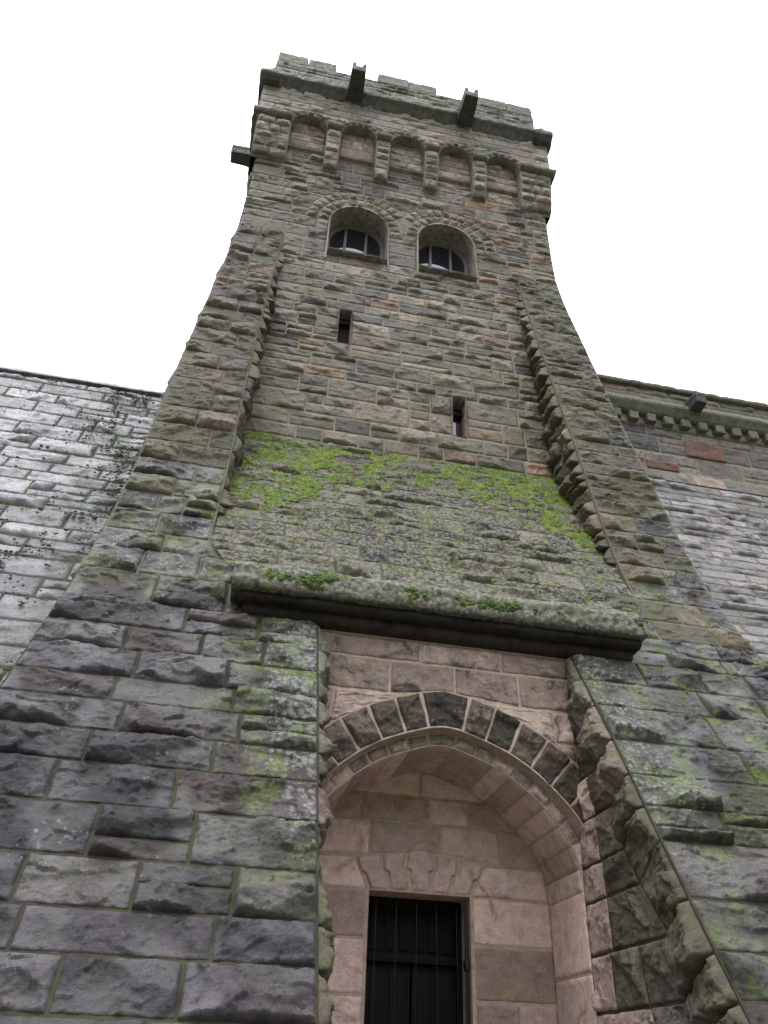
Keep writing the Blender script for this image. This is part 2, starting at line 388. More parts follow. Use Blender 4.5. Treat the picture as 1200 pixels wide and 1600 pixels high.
def stone_mat(name, tones, mot=1.0, spec=.22, wet=0.0, algae=.4, algae_col=(.066, .066, .024), lichen=.3, lichen_col=(.36, .37, .33), moss=0.0, rough=(.45, .8), soot=.3, streak=0.0, bumpk=1.0, stain=None, green_map=False):
    """tones: colours picked per block; the tint attribute's alpha carries a per-place growth strength (algae, moss)"""
    n = NT(name); r, g, hgt, al = n.attr()
    k = len(tones); c = n.ramp(r, [(i / k, t) for i, t in enumerate(tones)], 'CONSTANT')
    big = n.noise(1.3, 5, .6); mid = n.noise(7, 6, .65); fine = n.noise(60, 4, .7)
    c = n.mix(1.0, c, n.ramp(g, [(0, .60), (1, 1.40)]), 'MULTIPLY')
    c = n.mix(mot, c, n.ramp(mid, [(.30, (.40, .40, .42)), (.5, (1, 1, 1)), (.70, (1.55, 1.47, 1.36))]), 'MULTIPLY')
    c = n.mix(.7 * mot, c, n.ramp(fine, [(.3, .40), (.7, 1.6)]), 'MULTIPLY')
    if stain:
        sm = n.step(n.noise(2.3, 4, .6, dist=1.2), .58, .68); c = n.mix(n.math('MULTIPLY', sm, .65), c, stain)
    if soot:
        sm = n.step(n.noise(3.1, 6, .7, dist=.6), .52, .66); c = n.mix(n.math('MULTIPLY', sm, soot), c, (.022, .02, .021))
    if streak:
        sm = n.step(n.noise(1, 5, .6, vec=n.scale((7, 7, .5))), .5, .68); c = n.mix(n.math('MULTIPLY', sm, streak), c, (.03, .027, .026))
    am = n.math('MULTIPLY', n.step(n.math('ADD', n.math('MULTIPLY', big, .7), n.math('MULTIPLY', mid, .3)), .40, .62), algae)
    am = n.math('MULTIPLY', am, al, True)
    c = n.mix(am, c, n.mix(fine, algae_col, tuple(x * 1.5 for x in algae_col)))
    if lichen:
        v1 = n.vor(22); lb = n.math('MULTIPLY', n.math('SUBTRACT', hgt, .35), .45); patch = n.step(n.math('ADD', n.noise(2.6, 3), lb), .5, .62)
        spot = n.math('MULTIPLY', n.step(n.math('ADD', v1, n.math('MULTIPLY', n.noise(50, 2), .3)), .36, .27), patch)
        c = n.mix(n.math('MULTIPLY', spot, lichen), c, lichen_col)
        v2 = n.vor(16); spot2 = n.math('MULTIPLY', n.step(n.math('SUBTRACT', n.math('ADD', n.math('MULTIPLY', v2, .6), n.math('MULTIPLY', n.noise(38, 6, .8), .75)), n.math('MULTIPLY', lb, .28)), .60, .50), n.step(n.math('ADD', n.noise(1.7, 3), lb), .52, .6))
        c = n.mix(n.math('MULTIPLY', spot2, lichen * .75), c, n.mix(.8, lichen_col, n.ramp(n.noise(90, 3), [(.3, .55), (.7, 1.3)]), 'MULTIPLY'))
    if moss:
        mm = n.step(n.math('MULTIPLY', n.math('ADD', n.noise(2.2, 6, .7), n.math('MULTIPLY', n.noise(14, 4, .7), .45)), 1.0), .72, .83)
        mm = n.math('MULTIPLY', mm, n.math('MULTIPLY', al, moss), True)
        c = n.mix(mm, c, n.ramp(n.noise(9, 5, .7), [(.3, (.035, .06, .012)), (.5, (.095, .14, .018)), (.75, (.19, .20, .03))]))
    ro = n.math('ADD', n.math('MULTIPLY', n.step(mid, .3, .7), rough[1] - rough[0]), rough[0])
    n.bump([(n.noise(17, 9, .72), .8 * bumpk, .035), (n.noise(70, 6, .75), .7 * bumpk, .012)])
    sp = n.math('ADD', n.math('MULTIPLY', n.step(n.noise(1.6, 4, .6), .42, .62), wet), spec)
    return n.done(c, ro, sp)
def mortar_mat(name, col, growth=0.0, gcol=(.10, .14, .03), rough=.9):
    n = NT(name); r, g, hgt, al = n.attr()
    c = n.mix(.7, col, n.ramp(n.noise(12, 5, .7), [(.3, .55), (.7, 1.3)]), 'MULTIPLY')
    c = n.mix(n.math('MULTIPLY', n.math('MULTIPLY', n.step(n.noise(2.0, 4, .6), .45, .58), growth), al, True), c, n.mix(n.noise(20, 4), gcol, tuple(x * 1.9 for x in gcol)))
    n.bump([(n.noise(45, 6, .7), .5, .01)])
    return n.done(c, rough, .15)

UP = [(.135, .118, .092), (.165, .138, .108), (.100, .090, .075), (.150, .138, .095), (.185, .145, .115), (.110, .10, .088), (.155, .128, .105), (.115, .108, .078), (.19, .128, .09), (.135, .11, .10), (.085, .076, .070), (.185, .165, .13), (.12, .105, .085)]
UP = [tuple(x * 1.15 for x in c) for c in UP]
M_up = stone_mat('weathered_ashlar', UP, algae=.65, lichen=.15, soot=.45)
M_top = stone_mat('corbel_ashlar', [(.23, .20, .17), (.26, .215, .18), (.20, .18, .155), (.24, .21, .175), (.26, .20, .165), (.21, .19, .165)], mot=.75, algae=.35, lichen=.1, soot=.4)
LOW = [(.052, .046, .053), (.042, .039, .047), (.062, .054, .060), (.038, .036, .043), (.064, .047, .051), (.050, .049, .058), (.066, .058, .055), (.045, .044, .048)]
LOW = [tuple(x * .86 for x in c) for c in LOW]
M_low = stone_mat('wet_dark_ashlar', LOW, spec=.18, wet=.5, moss=.6, algae=.72, algae_col=(.040, .042, .011), lichen=.5, rough=(.3, .6), soot=.45)
M_but = stone_mat('buttress_ashlar', [(.098, .085, .068), (.118, .10, .075), (.080, .072, .064), (.10, .094, .068), (.13, .10, .082), (.085, .078, .06)], algae=.65, algae_col=(.062, .062, .018), lichen=.2, rough=(.5, .8), soot=.4)
M_apron = stone_mat('mossy_apron_stone', [(.09, .083, .066), (.105, .097, .078), (.08, .075, .062), (.115, .106, .086), (.068, .067, .068)], algae=.04, lichen=.9, lichen_col=(.22, .215, .165), moss=1.0, soot=.6, rough=(.6, .9), stain=(.13, .085, .035))
M_spill = stone_mat('bleached_wet_stone', [(.21, .21, .225), (.27, .265, .27), (.17, .168, .18), (.23, .225, .235), (.20, .185, .19)], spec=.28, wet=.4, algae=1.0, algae_col=(.035, .04, .026), lichen=0, rough=(.16, .42), soot=.4, streak=.3)
M_dam = stone_mat('dam_wall_stone', [(.17, .145, .125), (.14, .125, .11), (.20, .17, .14), (.155, .14, .12), (.22, .165, .135), (.13, .12, .115)], algae=.35, lichen=.1, rough=(.35, .65), soot=.2)
M_red = stone_mat('red_stone', [(.15, .072, .054), (.13, .068, .052)], algae=.25, lichen=.1, soot=.4)
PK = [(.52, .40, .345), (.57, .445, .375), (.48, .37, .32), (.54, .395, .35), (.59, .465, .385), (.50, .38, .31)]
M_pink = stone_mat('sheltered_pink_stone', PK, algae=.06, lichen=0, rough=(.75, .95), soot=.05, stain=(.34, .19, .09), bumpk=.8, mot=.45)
M_spand = stone_mat('sooty_pink_stone', [tuple(x * .72 for x in c) for c in PK], mot=.7, algae=.3, lichen=.25, soot=.8, rough=(.6, .9))
M_vous = stone_mat('black_voussoir_stone', [(.085, .068, .056), (.10, .08, .065), (.07, .06, .05), (.12, .09, .072)], algae=.5, lichen=.35, soot=.6, rough=(.5, .8))
M_trim = stone_mat('mossy_trim_stone', [(.13, .12, .095), (.15, .14, .11), (.11, .105, .085)], algae=.55, algae_col=(.07, .09, .03), lichen=.2, soot=.45)
M_corn = stone_mat('dark_cornice_stone', [(.075, .075, .068), (.09, .085, .075), (.06, .062, .06)], algae=.5, algae_col=(.06, .075, .03), lichen=.15, soot=.5, streak=.4)
M_moA = mortar_mat('apron_joint', (.07, .064, .045), 1.0, (.065, .095, .014))
M_lip = stone_mat('lichened_lip_stone', [(.12, .115, .09), (.14, .13, .10)], algae=.2, lichen=.9, lichen_col=(.24, .24, .20), moss=.4, soot=.6, streak=.6)
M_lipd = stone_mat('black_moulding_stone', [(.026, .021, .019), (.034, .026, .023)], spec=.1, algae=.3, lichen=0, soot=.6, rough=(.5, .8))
M_moM = mortar_mat('pale_mortar', (.205, .185, .15), .35, (.10, .12, .05))
M_moL = mortar_mat('mossy_joint', (.040, .034, .026), .45, (.045, .058, .014))
M_moP = mortar_mat('pink_mortar', (.42, .33, .26))
M_moB = mortar_mat('dark_joint', (.13, .12, .09), .5, (.06, .08, .02))
M_moS = mortar_mat('spillway_joint', (.05, .048, .04), .8, (.04, .06, .02))
n = NT('dark_timber'); M_door = n.done(n.mix(.6, (.010, .008, .007), n.ramp(n.noise(1, 5, .6, vec=n.scale((30, 30, 1.2))), [(.3, .5), (.7, 1.6)]), 'MULTIPLY'), .6, .08); 
n = NT('grey_window_timber'); M_frame = n.done(n.mix(.5, (.13, .125, .13), n.ramp(n.noise(1, 4, .6, vec=n.scale((25, 25, 2))), [(.3, .6), (.7, 1.3)]), 'MULTIPLY'), .6)
n = NT('black_iron'); M_iron = n.done((.02, .019, .018), .5); n.b.inputs['Metallic'].default_value = .6
n = NT('window_glass'); M_glass = n.done((.015, .018, .025), .03, .5); n.b.inputs['IOR'].default_value = 1.9
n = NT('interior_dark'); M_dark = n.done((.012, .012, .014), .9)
n = NT('moss'); M_moss = n.done(n.ramp(n.noise(7, 5, .7), [(.3, (.04, .07, .010)), (.5, (.11, .17, .016)), (.72, (.22, .27, .028))]), .9); n.bump([(n.noise(120, 4, .7), .8, .01)])
n = NT('dark_moss'); M_dmoss = n.done(n.ramp(n.noise(9, 5, .7), [(.35, (.018, .022, .012)), (.6, (.045, .058, .022))]), .9)
n = NT('ground_grass'); M_ground = n.done(n.ramp(n.noise(3, 6, .7), [(.3, (.035, .05, .02)), (.7, (.09, .10, .045))]), .95)
n = NT('gravel'); M_path = n.done(n.ramp(n.noise(30, 6, .7), [(.3, (.10, .095, .085)), (.7, (.2, .19, .17))]), .9)

# ------------------------------------------------------------------ ground
def plane(name, x0, x1, y0, y1, z, m, k=24):
    mb = MB(); X, Y = np.meshgrid(np.linspace(x0, x1, k), np.linspace(y0, y1, k), indexing='ij')
    mb.add(np.stack([X, Y, np.full(X.shape, z)], -1), gridf(k, k)); o = mb.build(name, m); o['kind'] = 'structure'; return o
plane('ground', -600, 600, -600, 600, GZ, M_ground)
mb = MB(); Xh, Yh = np.meshgrid(np.linspace(-260, 260, 60), np.linspace(-18, -220, 40), indexing='ij')  # unseen slope added behind the viewer to cut off low sky light
Zh = GZ - .3 + 38 * sstep(-18, -105, Yh) + 22 * sstep(-80, -220, Yh) + 2.0 * fbm(Xh * .04, Yh * .04, 3, 4) * sstep(-18, -40, Yh)
mb.add(np.stack([Xh, Yh, Zh], -1), gridf(60, 40, True)); mb.build('sky_blocker_slope', M_ground)['kind'] = 'structure'
plane('path', -40, 40, -6, 11.2, GZ + .012, M_path)

tower = tag(empty('stone_tower', (XC, 12, GZ)), 'tall battlemented stone tower with raked buttresses, mossy apron and pointed doorway', 'tower')
def fin(mb, name, mats, parent=tower, smooth=True):
    o = mb.build(name, mats, None, smooth)
    if parent is not None: o.parent = parent; o.matrix_parent_inverse = Matrix.Translation(-parent_loc(parent))
    return o
def parent_loc(p):
    v = Vector(p.location)
    while p.parent is not None: p = p.parent; v = v + Vector(p.location)
    return v if p.type == 'EMPTY' else Vector((0, 0, 0))
def sub(mb, name, mats, parent, smooth=True):   # child of a mesh part whose data sits in world coordinates
    o = mb.build(name, mats, parent, smooth); return o

# ---- main wall above the apron
WINC = (-1.12, 1.12); WR = .73; WZ0 = 15.95; WZS = 17.33; RING = 1.34
holes_rect = [(XC - 1.43, XC - 1.15, 12.7, 13.85), (XC + 1.03, XC + 1.33, 10.45, 11.55)]
win_rect = [(XC + c - WR, XC + c + WR, WZ0, WZS + WR) for c in WINC]
S_main = surf(lambda x, z: (x, ym(z), z), 1)
def grow(fn, fl=None):
    def f(t, u, v, P):
        t = t.copy(); t[:, 3] = fn(P[:, 0] - XC, P[:, 1], P[:, 2])
        if fl is not None: t[:, 2] = fl(P[:, 0] - XC, P[:, 1], P[:, 2])
        return t
    return f
TOPZ = 20.75
g_main = grow(lambda x, y, z: np.clip(.25 + .5 * sstep(14, 9.5, z) + .25 * sstep(1, 3, np.abs(x)), 0, 1))
mb = MB()
lay = layout(9.7, TOPZ, lambda v: XC - (wi(v) if v < 16.45 else wo(v)) + .0, lambda v: XC + (wi(v) if v < 16.45 else wo(v)),
             (.36, .50), (.45, 1.15), 11, split=.5, breaks=[10.45, 11.55, 11.85, 12.7, 13.85, 14.15, WZ0, 16.45, WZS, WZS + RING],
             holes=holes_rect + [(XC - 1.72, XC - .86, 13.85, 14.15), (XC + .72, XC + 1.62, 11.55, 11.85)] + [(XC + c - WR - .03, XC + c + WR + .03, WZ0, WZS) for c in WINC],
             disc=[(XC + c, WZS, RING) for c in WINC])
lay += [(XC - 1.72, XC - .86, XC - 1.72, XC - .86, 13.85, 14.15), (XC + .72, XC + 1.62, XC + .72, XC + 1.62, 11.55, 11.85)]
stones(mb, lay, S_main, .026, relief=.056, joint=.011, seed=1, tintf=g_main, overhang=1.2)
sheet(mb, S_main, np.linspace(XC - 3.9, XC + 3.9, 30), np.linspace(9.3, TOPZ, 30), .002, holes=holes_rect + win_rect)
wall = fin(mb, 'main_wall', [M_up, M_moM])

# ---- side and rear walls of the upper tower
for s in (-1, 1):
    mb = MB(); S = surf(lambda y, z, s=s: (XC + s * wo(z), y, z), s)
    y0 = lambda v: float(max(ym(v), yf(v)) if v < 16.5 else ym(v)) if v > 9.7 else float(yf(v))
    y0 = lambda v: float(min(ym(v), yf(v)) if v < 16.9 else ym(v))
    stones(mb, layout(-1.6, TOPZ, lambda v: y0(v) + .01, lambda v: 16.4, (.36, .5), (.5, 1.3), 40 + s, split=.3), S, .075, relief=.07, joint=.012, seed=50 + s, flip=(s < 0), tintf=grow(lambda x, y, z: .5 + 0 * x))
    sheet(mb, S, lambda v: np.linspace(y0(v), 16.4, 12), np.linspace(-1.6, TOPZ, 50), .001, flip=(s < 0))
    fin(mb, 'side_wall', [M_but, M_moM])
mb = MB(); S = surf(lambda x, z: (x, 16.4 + 0 * x, z), -1)
stones(mb, layout(9, TOPZ, lambda v: XC - wo(v), lambda v: XC + wo(v), (.4, .55), (.7, 1.4), 61, split=0), S, .15, relief=.06, seed=3, flip=True)
sheet(mb, S, lambda v: np.linspace(XC - wo(v), XC + wo(v), 9), np.linspace(-1.6, TOPZ, 12), 0, flip=True); fin(mb, 'rear_wall', [M_up, M_moM])

# ---- buttresses above the lip level
for s in (-1, 1):
    mb = MB()
    S = surf(lambda x, z: (x, yf(z), z), 1)
    wj = lambda v: wi(v) if v > 5.86 else 2.5
    if s < 0: ul, uh = (lambda v: XC - wo(v)), (lambda v: XC - wj(v))
    else: ul, uh = (lambda v: XC + wj(v)), (lambda v: XC + wo(v))
    BZ0, BZ1 = 4.98, 16.45
    lay = layout(BZ0, BZ1, lambda v: ul(v + .001) + .008, lambda v: uh(v + .001) - .008, (.34, .46), (.48, .95), 70 + s, split=.12, breaks=[5.86])
    lay = [(q[0], q[1], q[2] if q[4] > 5.85 or q[5] < 5.85 else q[0], q[3] if q[4] > 5.85 or q[5] < 5.85 else q[1], q[4], q[5]) for q in lay]
    gr = grow((lambda x, y, z: np.clip(.55 + .35 * sstep(10, 6, z), 0, 1)) if s < 0 else (lambda x, y, z: np.clip(.75 + .25 * sstep(11, 6, z), 0, 1)))
    stones(mb, lay, S, .022, relief=.072, joint=.008, seed=80 + s, tintf=gr, m=lambda u, v, r: 2 if r.rand() < float(sstep(8.3, 6.3, v)) * (1 if s < 0 else .5) else 0)
    sheet(mb, S, lambda v: np.linspace(ul(v), uh(v), 6), np.concatenate([np.linspace(BZ0, 5.86, 7), np.linspace(5.862, BZ1, 70)]), .002, tint=(.5, .5, 0, .5))
    # inner cheek
    zc = np.linspace(5.87, BZ1, 60)
    back = lambda v: float(ym(v)) if v > 9.72 else float(ya(v))
    Sc = surf(lambda y, z, s=s: (XC + s * wi(z), y, z), -s)
    q = []; lays = sorted(set([round(l[4], 4) for l in lay] + [BZ1]))
    rs = np.random.RandomState(90 + s)
    for va, vb in zip(lays[:-1], lays[1:]):
        if va < 5.85 or vb > 16.2: continue
        a, b = float(yf(va)) + .018, back(va); c, d = float(yf(vb)) + .018, back(vb)
        if b - a < .06: continue
        if b - a > .75 and rs.rand() < .7:
            k = rs.uniform(.4, .6); q.append((a, a + (b - a) * k, c, a + (b - a) * k, va, vb)); q.append((a + (b - a) * k, b, a + (b - a) * k, d, va, vb))
        else: q.append((a, b, c, d, va, vb))
    stones(mb, q, Sc, .022, relief=.13, joint=.008, flat=.1, rough=.55, seed=95 + s, flip=(s > 0), tintf=grow(lambda x, y, z: .95 + 0 * x))
    sheet(mb, Sc, lambda v: np.linspace(float(yf(v)), max(back(v), float(yf(v)) + .01), 6), zc, .004, flip=(s > 0), tint=(.5, .5, 0, 1))
    o = fin(mb, 'buttress', [M_but, M_moB, M_low])

# ---- piers below the lip, with the raked quoins of the doorway reveal
PW = 1.60; PTOP = 4.98
YB = 8.93
for s in (-1, 1):
    mb = MB(); S = surf(lambda x, z: (x, yf(z), z), 1)
    if s < 0: ul, uh = (lambda v: XC - wo(v)), (lambda v: XC - PW if v < 4.402 else XC - 2.0)
    else: ul, uh = (lambda v: XC + PW if v < 4.402 else XC + 2.0), (lambda v: XC + wo(v))
    lay = layout(-1.6, PTOP, lambda v: ul(v) + .003, lambda v: uh(v) - .003, (.36, .54) if s < 0 else (.30, .47), (.75, 1.5), 112 + s * 7, split=.38, breaks=[4.40])
    gr = grow((lambda x, y, z: np.clip(.10 + .95 * sstep(-3.4, -1.9, x) * sstep(.2, 2.6, z) + .3 * sstep(3.5, 5, z), 0, 1)) if s < 0 else (lambda x, y, z: np.clip(.55 + .4 * sstep(0, 3.5, z), 0, 1)),
              lambda x, y, z: np.clip(.15 + (1.3 if s < 0 else .7) * sstep(2.45, 1.65, np.abs(x)) * sstep(.8, 2.8, z), 0, 1.5))
    stones(mb, [q for q in lay if q[5] <= 4.41], S, .014, relief=.088, joint=.007, seed=120 + s, tintf=gr, flat=.3, rough=.75)
    near = lambda q: min(abs(q[0] - XC), abs(q[1] - XC)) < 2.7
    stones(mb, [q for q in lay if q[5] > 4.41 and near(q)], S, .02, relief=.045, joint=.007, seed=126 + s, tintf=gr, flat=.3)
    stones(mb, [q for q in lay if q[5] > 4.41 and not near(q)], S, .016, relief=.09, joint=.007, seed=127 + s, tintf=gr, flat=.2)
    def mt(v): return np.linspace(ul(v), uh(v), 8)
    sheet(mb, S, mt, np.concatenate([np.linspace(-1.6, 4.399, 40), np.linspace(4.401, PTOP, 6)]), .002, tint=(.5, .5, 0, .6))
    # reveal: courses run level from the jamb, then turn square to the rake at the arris
    Sr = surf(lambda y, z, s=s: (XC + s * PW + 0 * y, y, z), -s)
    zs = sorted(set([round(l[4], 4) for l in lay if l[4] < 4.4]));
    z2 = [zs[0]]
    for z in zs[1:]:
        if z - z2[-1] > .3: z2.append(z)
    if 4.4 - z2[-1] < .3: z2[-1] = 4.4
    else: z2.append(4.4)
    rs = np.random.RandomState(131 + s); F = [np.array([float(yf(z)) + .003, z]) for z in z2]; I = []
    for i, (p, z) in enumerate(zip(F, z2)):
        d = np.array([1, -float(yf(z + .1) - yf(z - .1)) / .2]); d /= hypot(*d)
        L = rs.uniform(.38, .62); L = min(L, (8.70 - p[0]) * .8 / d[0]) if p[0] < 8.6 else .02
        I.append(p + d * max(L, .03))
    q = []; q2 = []; pk = []
    for i in range(len(z2) - 1):
        q.append([F[i], I[i], F[i + 1], I[i + 1]])
        yb = 8.73 if z2[i + 1] > 3.3 else YB
        def seg(a0, a1):    # between courses lines of the level part, split in one or two
            L = yb - (a0[0] + a1[0]) / 2; rear = .48 + .1 * rs.rand() if yb > 8.8 else .0
            if L < .12: return
            Bp0 = np.array([yb, a0[1]]); Bp1 = np.array([yb, a1[1]])
            R0, R1_ = (np.array([yb - rear, a0[1]]), np.array([yb - rear, a1[1]]))
            if rear and L > rear + .15:
                pk.append([R0, Bp0, R1_, Bp1]); Bp0, Bp1 = R0, R1_; L -= rear
            elif rear:
                pk.append([a0, Bp0, a1, Bp1]); return
            k = max(1, int(round(L / rs.uniform(.55, .95))))
            for j in range(k):
                f0, f1 = j / k, (j + 1) / k
                q2.append([a0 + (Bp0 - a0) * f0, a0 + (Bp0 - a0) * f1, a1 + (Bp1 - a1) * f0, a1 + (Bp1 - a1) * f1])
        seg(I[i], I[i + 1])
    stones(mb, q, Sr, .0155, relief=.12, joint=.007, rough=.8, seed=140 + s, flip=(s > 0), tintf=grow(lambda x, y, z: .6 + .4 * sstep(1, 4, z), lambda x, y, z: .2 + 1.2 * sstep(1.8, 3.6, z)), flat=.1, m=3)
    pinkq, other = pk, q2
    if len(other): stones(mb, other, Sr, .0155, relief=.085, joint=.007, rough=.7, seed=150 + s, flip=(s > 0), tintf=grow(lambda x, y, z: .55 + 0 * x), m=lambda u, v, r: 3 if r.rand() < .75 else 2)
    stones(mb, pinkq, Sr, .0165, relief=.045, joint=.008, seed=160 + s, flip=(s > 0), tintf=grow(lambda x, y, z: np.clip(1.6 * sstep(8.9, 8.2, y), 0, 1)), m=2)
    sheet(mb, Sr, lambda v: np.linspace(float(yf(v)), YB if v < 3.3 else 8.76, 8), np.concatenate([np.linspace(-1.6, 3.29, 34), np.linspace(3.31, 4.40, 8)]), .002, flip=(s > 0), tint=(.5, .5, 0, .25))
    # shoulder above the reveal top
    pier = fin(mb, 'pier', [M_low, M_moL, M_spand, M_but])

# ---- apron
g_apr = grow(lambda x, y, z: np.clip(
    1.35 * sstep(7.6, 9.3, z + .5 * gn(x * 1.3, z * 1.3, 5)) * np.clip(sstep(-.2, -1.0, x) + sstep(-.2, .6, x) * .9 + .35, 0, 1) + .75 * sstep(-1.3, -2.4, x) * sstep(6.2, 7.6, z) + .9 * sstep(1.7, 2.8, x) * sstep(5.4, 8, z) + .30, 0, 1.1), lambda x, y, z: np.clip(1.15 - .8 * sstep(7.5, 9.5, z), 0, 1.5))
S_apr = surf(lambda x, z: (x, ya(z), z), 1)
AW = lambda v: float(wi(v)) + .01 if v > 5.86 else 2.58 + .52 * (v - 4.98) / .88
mb = MB()
lay = layout(4.98, 9.68, lambda v: XC - AW(v), lambda v: XC + AW(v), (.30, .42), (.5, 1.25), 171, split=.25, breaks=[5.86])
stones(mb, lay, S_apr, .017, relief=.06, joint=.006, seed=172, tintf=g_apr, flat=.5, rough=1.25)
apl = 0
sheet(mb, S_apr, lambda v: np.linspace(XC - AW(v), XC + AW(v), 10), np.linspace(4.95, 9.75, 30), .004, tint=(.5, .5, 0, .8))
apron = fin(mb, 'mossy_apron', [M_apron, M_moA])
# ---- lip moulding over the doorway
mb = MB(); LW = 2.58
extrude(mb, [(8.36, 4.66), (8.335, 4.72), (8.35, 4.93), (8.42, 5.02), (8.64, 5.10), (8.95, 5.13), (9.1, 4.66)], XC - LW - .10, XC + LW - .03, .022, .020, 7, lumpy=.022, tint=(.3, .5, 1.2, .8), f=9, joints=(XC - 1.5, XC - .25, XC + 1.2))
lip = fin(mb, 'lip_course', [M_lip])
mb = MB()
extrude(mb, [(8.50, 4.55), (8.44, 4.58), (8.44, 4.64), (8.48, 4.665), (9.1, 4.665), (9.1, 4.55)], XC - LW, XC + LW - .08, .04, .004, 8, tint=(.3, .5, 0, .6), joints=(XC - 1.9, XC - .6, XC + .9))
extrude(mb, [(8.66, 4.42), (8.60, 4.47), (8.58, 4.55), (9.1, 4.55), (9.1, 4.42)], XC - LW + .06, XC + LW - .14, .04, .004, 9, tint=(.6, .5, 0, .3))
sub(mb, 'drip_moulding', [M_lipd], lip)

# ---- pointed arch geometry (three-centred outline sampled from the photograph)
def arch_curve(hw, rise, zs, k=40):
    """from left springing to right springing; slight point at the crown"""
    t = np.linspace(0, 1, k)                       # right half, crown -> spring
    x = hw * np.sin(t * pi / 2) ** 1.0; zz = rise * (np.cos(t * pi / 2) ** .92)
    x = x * (1 - .10 * np.sin(t * pi)) ; zz = zz + .0
    lin = rise * (1 - .30 * t)                     # flatten towards a point
    zz = np.where(t < .35, zz * 1.0, zz)
    R = np.stack([x, zs + zz], 1); Lh = R[::-1].copy(); Lh[:, 0] *= -1
    return np.concatenate([Lh[:-1], R])
def poly_curve(pts):
    """dense symmetric outline through measured half points [(x,z)...] from crown to spring"""
    p = np.array(pts, float); d = np.concatenate([[0], np.cumsum(np.hypot(*np.diff(p, axis=0).T))]); t = np.linspace(0, d[-1], 60)
    fx = curve(list(zip(d, p[:, 0]))); fz = curve(list(zip(d, p[:, 1])))
    R = np.stack([fx(t), fz(t)], 1); Lh = R[::-1].copy(); Lh[:, 0] *= -1
    return np.concatenate([Lh[:-1], R])
AIN = poly_curve([(0, 3.19), (.14, 3.17), (.32, 3.115), (.70, 2.965), (1.13, 2.66), (1.42, 2.33), (1.56, 2.02), (1.60, 1.72)])
def offset(C, d):
    T = np.gradient(C, axis=0); T /= np.linalg.norm(T, axis=1, keepdims=True); N = np.stack([-T[:, 1], T[:, 0]], 1)
    O = C + N * d; m = len(C) // 2
    O[m, 0] = 0; O[m, 1] = C[m, 1] + d * 1.02
    return O
AMID = offset(AIN, .155); AOUT = offset(AIN, .60)
def arclen(C):
    d = np.concatenate([[0], np.cumsum(np.hypot(*np.diff(C, axis=0).T))]); return d / d[-1]
SA = np.linspace(0, 1, 119)
def ring_surf(Ci, Co, y):
    li = arclen(AIN)
    def f(u, v):
        xi = np.interp(u, li, Ci[:, 0]); zi = np.interp(u, li, Ci[:, 1]); xo = np.interp(u, li, Co[:, 0]); zo = np.interp(u, li, Co[:, 1])
        return (XC + xi + (xo - xi) * v, np.full(np.shape(u), y) if np.shape(u) else y, zi + (zo - zi) * v)
    return surf(f, 1)
def kcuts(n, key=1.25):
    w_ = np.ones(n); w_[n // 2] = key; c = np.concatenate([[0], np.cumsum(w_)]); return c / c[-1]

door_arch = tag(empty('door_arch', (0, 0, 0)), None); door_arch.parent = tower; door_arch.location = Vector((0, 0, 0)) - tower.location
def fin2(mb, name, mats, parent=door_arch, smooth=True): return mb.build(name, mats, parent, smooth)
# outer ring of dark voussoirs
S_o = ring_surf(AMID, AOUT, 8.74)
cu = kcuts(17, 1.2)
for i in range(17):
    mid = (cu[i] + cu[i + 1]) / 2
    if min(np.interp(mid, arclen(AIN), AOUT[:, 1]), 9) < 1.95: continue
    mb = MB(); stones(mb, [(cu[i] + .0, cu[i + 1], cu[i], cu[i + 1], 0, 1)], S_o, .0165, relief=.07, joint=.009, seed=200 + i, flip=False, flat=.1, tintf=grow(lambda x, y, z: np.clip(np.abs(x) * .6, 0, 1)))
    fin2(mb, 'voussoir', [M_vous])
mb = MB(); sheet(mb, S_o, np.linspace(0, 1, 100), np.linspace(0, 1, 3), .004, m=0)
# step under the outer ring
def strip(mb, C, y0, y1, k=4, m=0, flip=False, tint=(.5, .5, 0, .3)):
    V = np.array([[XC + c[0], y, c[1]] for c in C for y in np.linspace(y0, y1, k)]); mb.add(V, gridf(len(C), k, flip), np.tile(tint, (len(V), 1)), m)
strip(mb, AMID, 8.744, 8.94, flip=True)
fin2(mb, 'arch_bed', [M_moP])
# inner pale ring
S_i = ring_surf(AIN, AMID, 8.93)
mb = MB(); cu = kcuts(19, 1.2)
stones(mb, [(cu[i], cu[i + 1], cu[i], cu[i + 1], 0, 1) for i in range(19)], S_i, .0155, relief=.04, joint=.008, seed=231, flat=.2, tintf=grow(lambda x, y, z: .3 + 0 * x), m=2)
sheet(mb, S_i, np.linspace(0, 1, 100), np.linspace(0, 1, 3), .004)
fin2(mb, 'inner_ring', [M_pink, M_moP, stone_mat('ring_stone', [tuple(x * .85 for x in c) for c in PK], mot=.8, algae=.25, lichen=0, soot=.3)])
# soffit: smooth dressed blocks
li = arclen(AIN)
S_s = surf(lambda u, v: (XC + np.interp(u, li, AIN[:, 0]), v, np.interp(u, li, AIN[:, 1])), -1)
mb = MB(); stones(mb, [(cu[i], cu[i + 1], cu[i], cu[i + 1], 8.95, 9.99) for i in range(19)], S_s, .03, relief=.004, joint=.004, seed=232, rough=.3, sink=-.006, flat=1, flip=True, tintf=grow(lambda x, y, z: .1 + 0 * x))
sheet(mb, S_s, np.linspace(0, 1, 100), np.linspace(8.93, 10.0, 4), -.004, flip=True)
fin2(mb, 'soffit', [M_pink, M_moP])

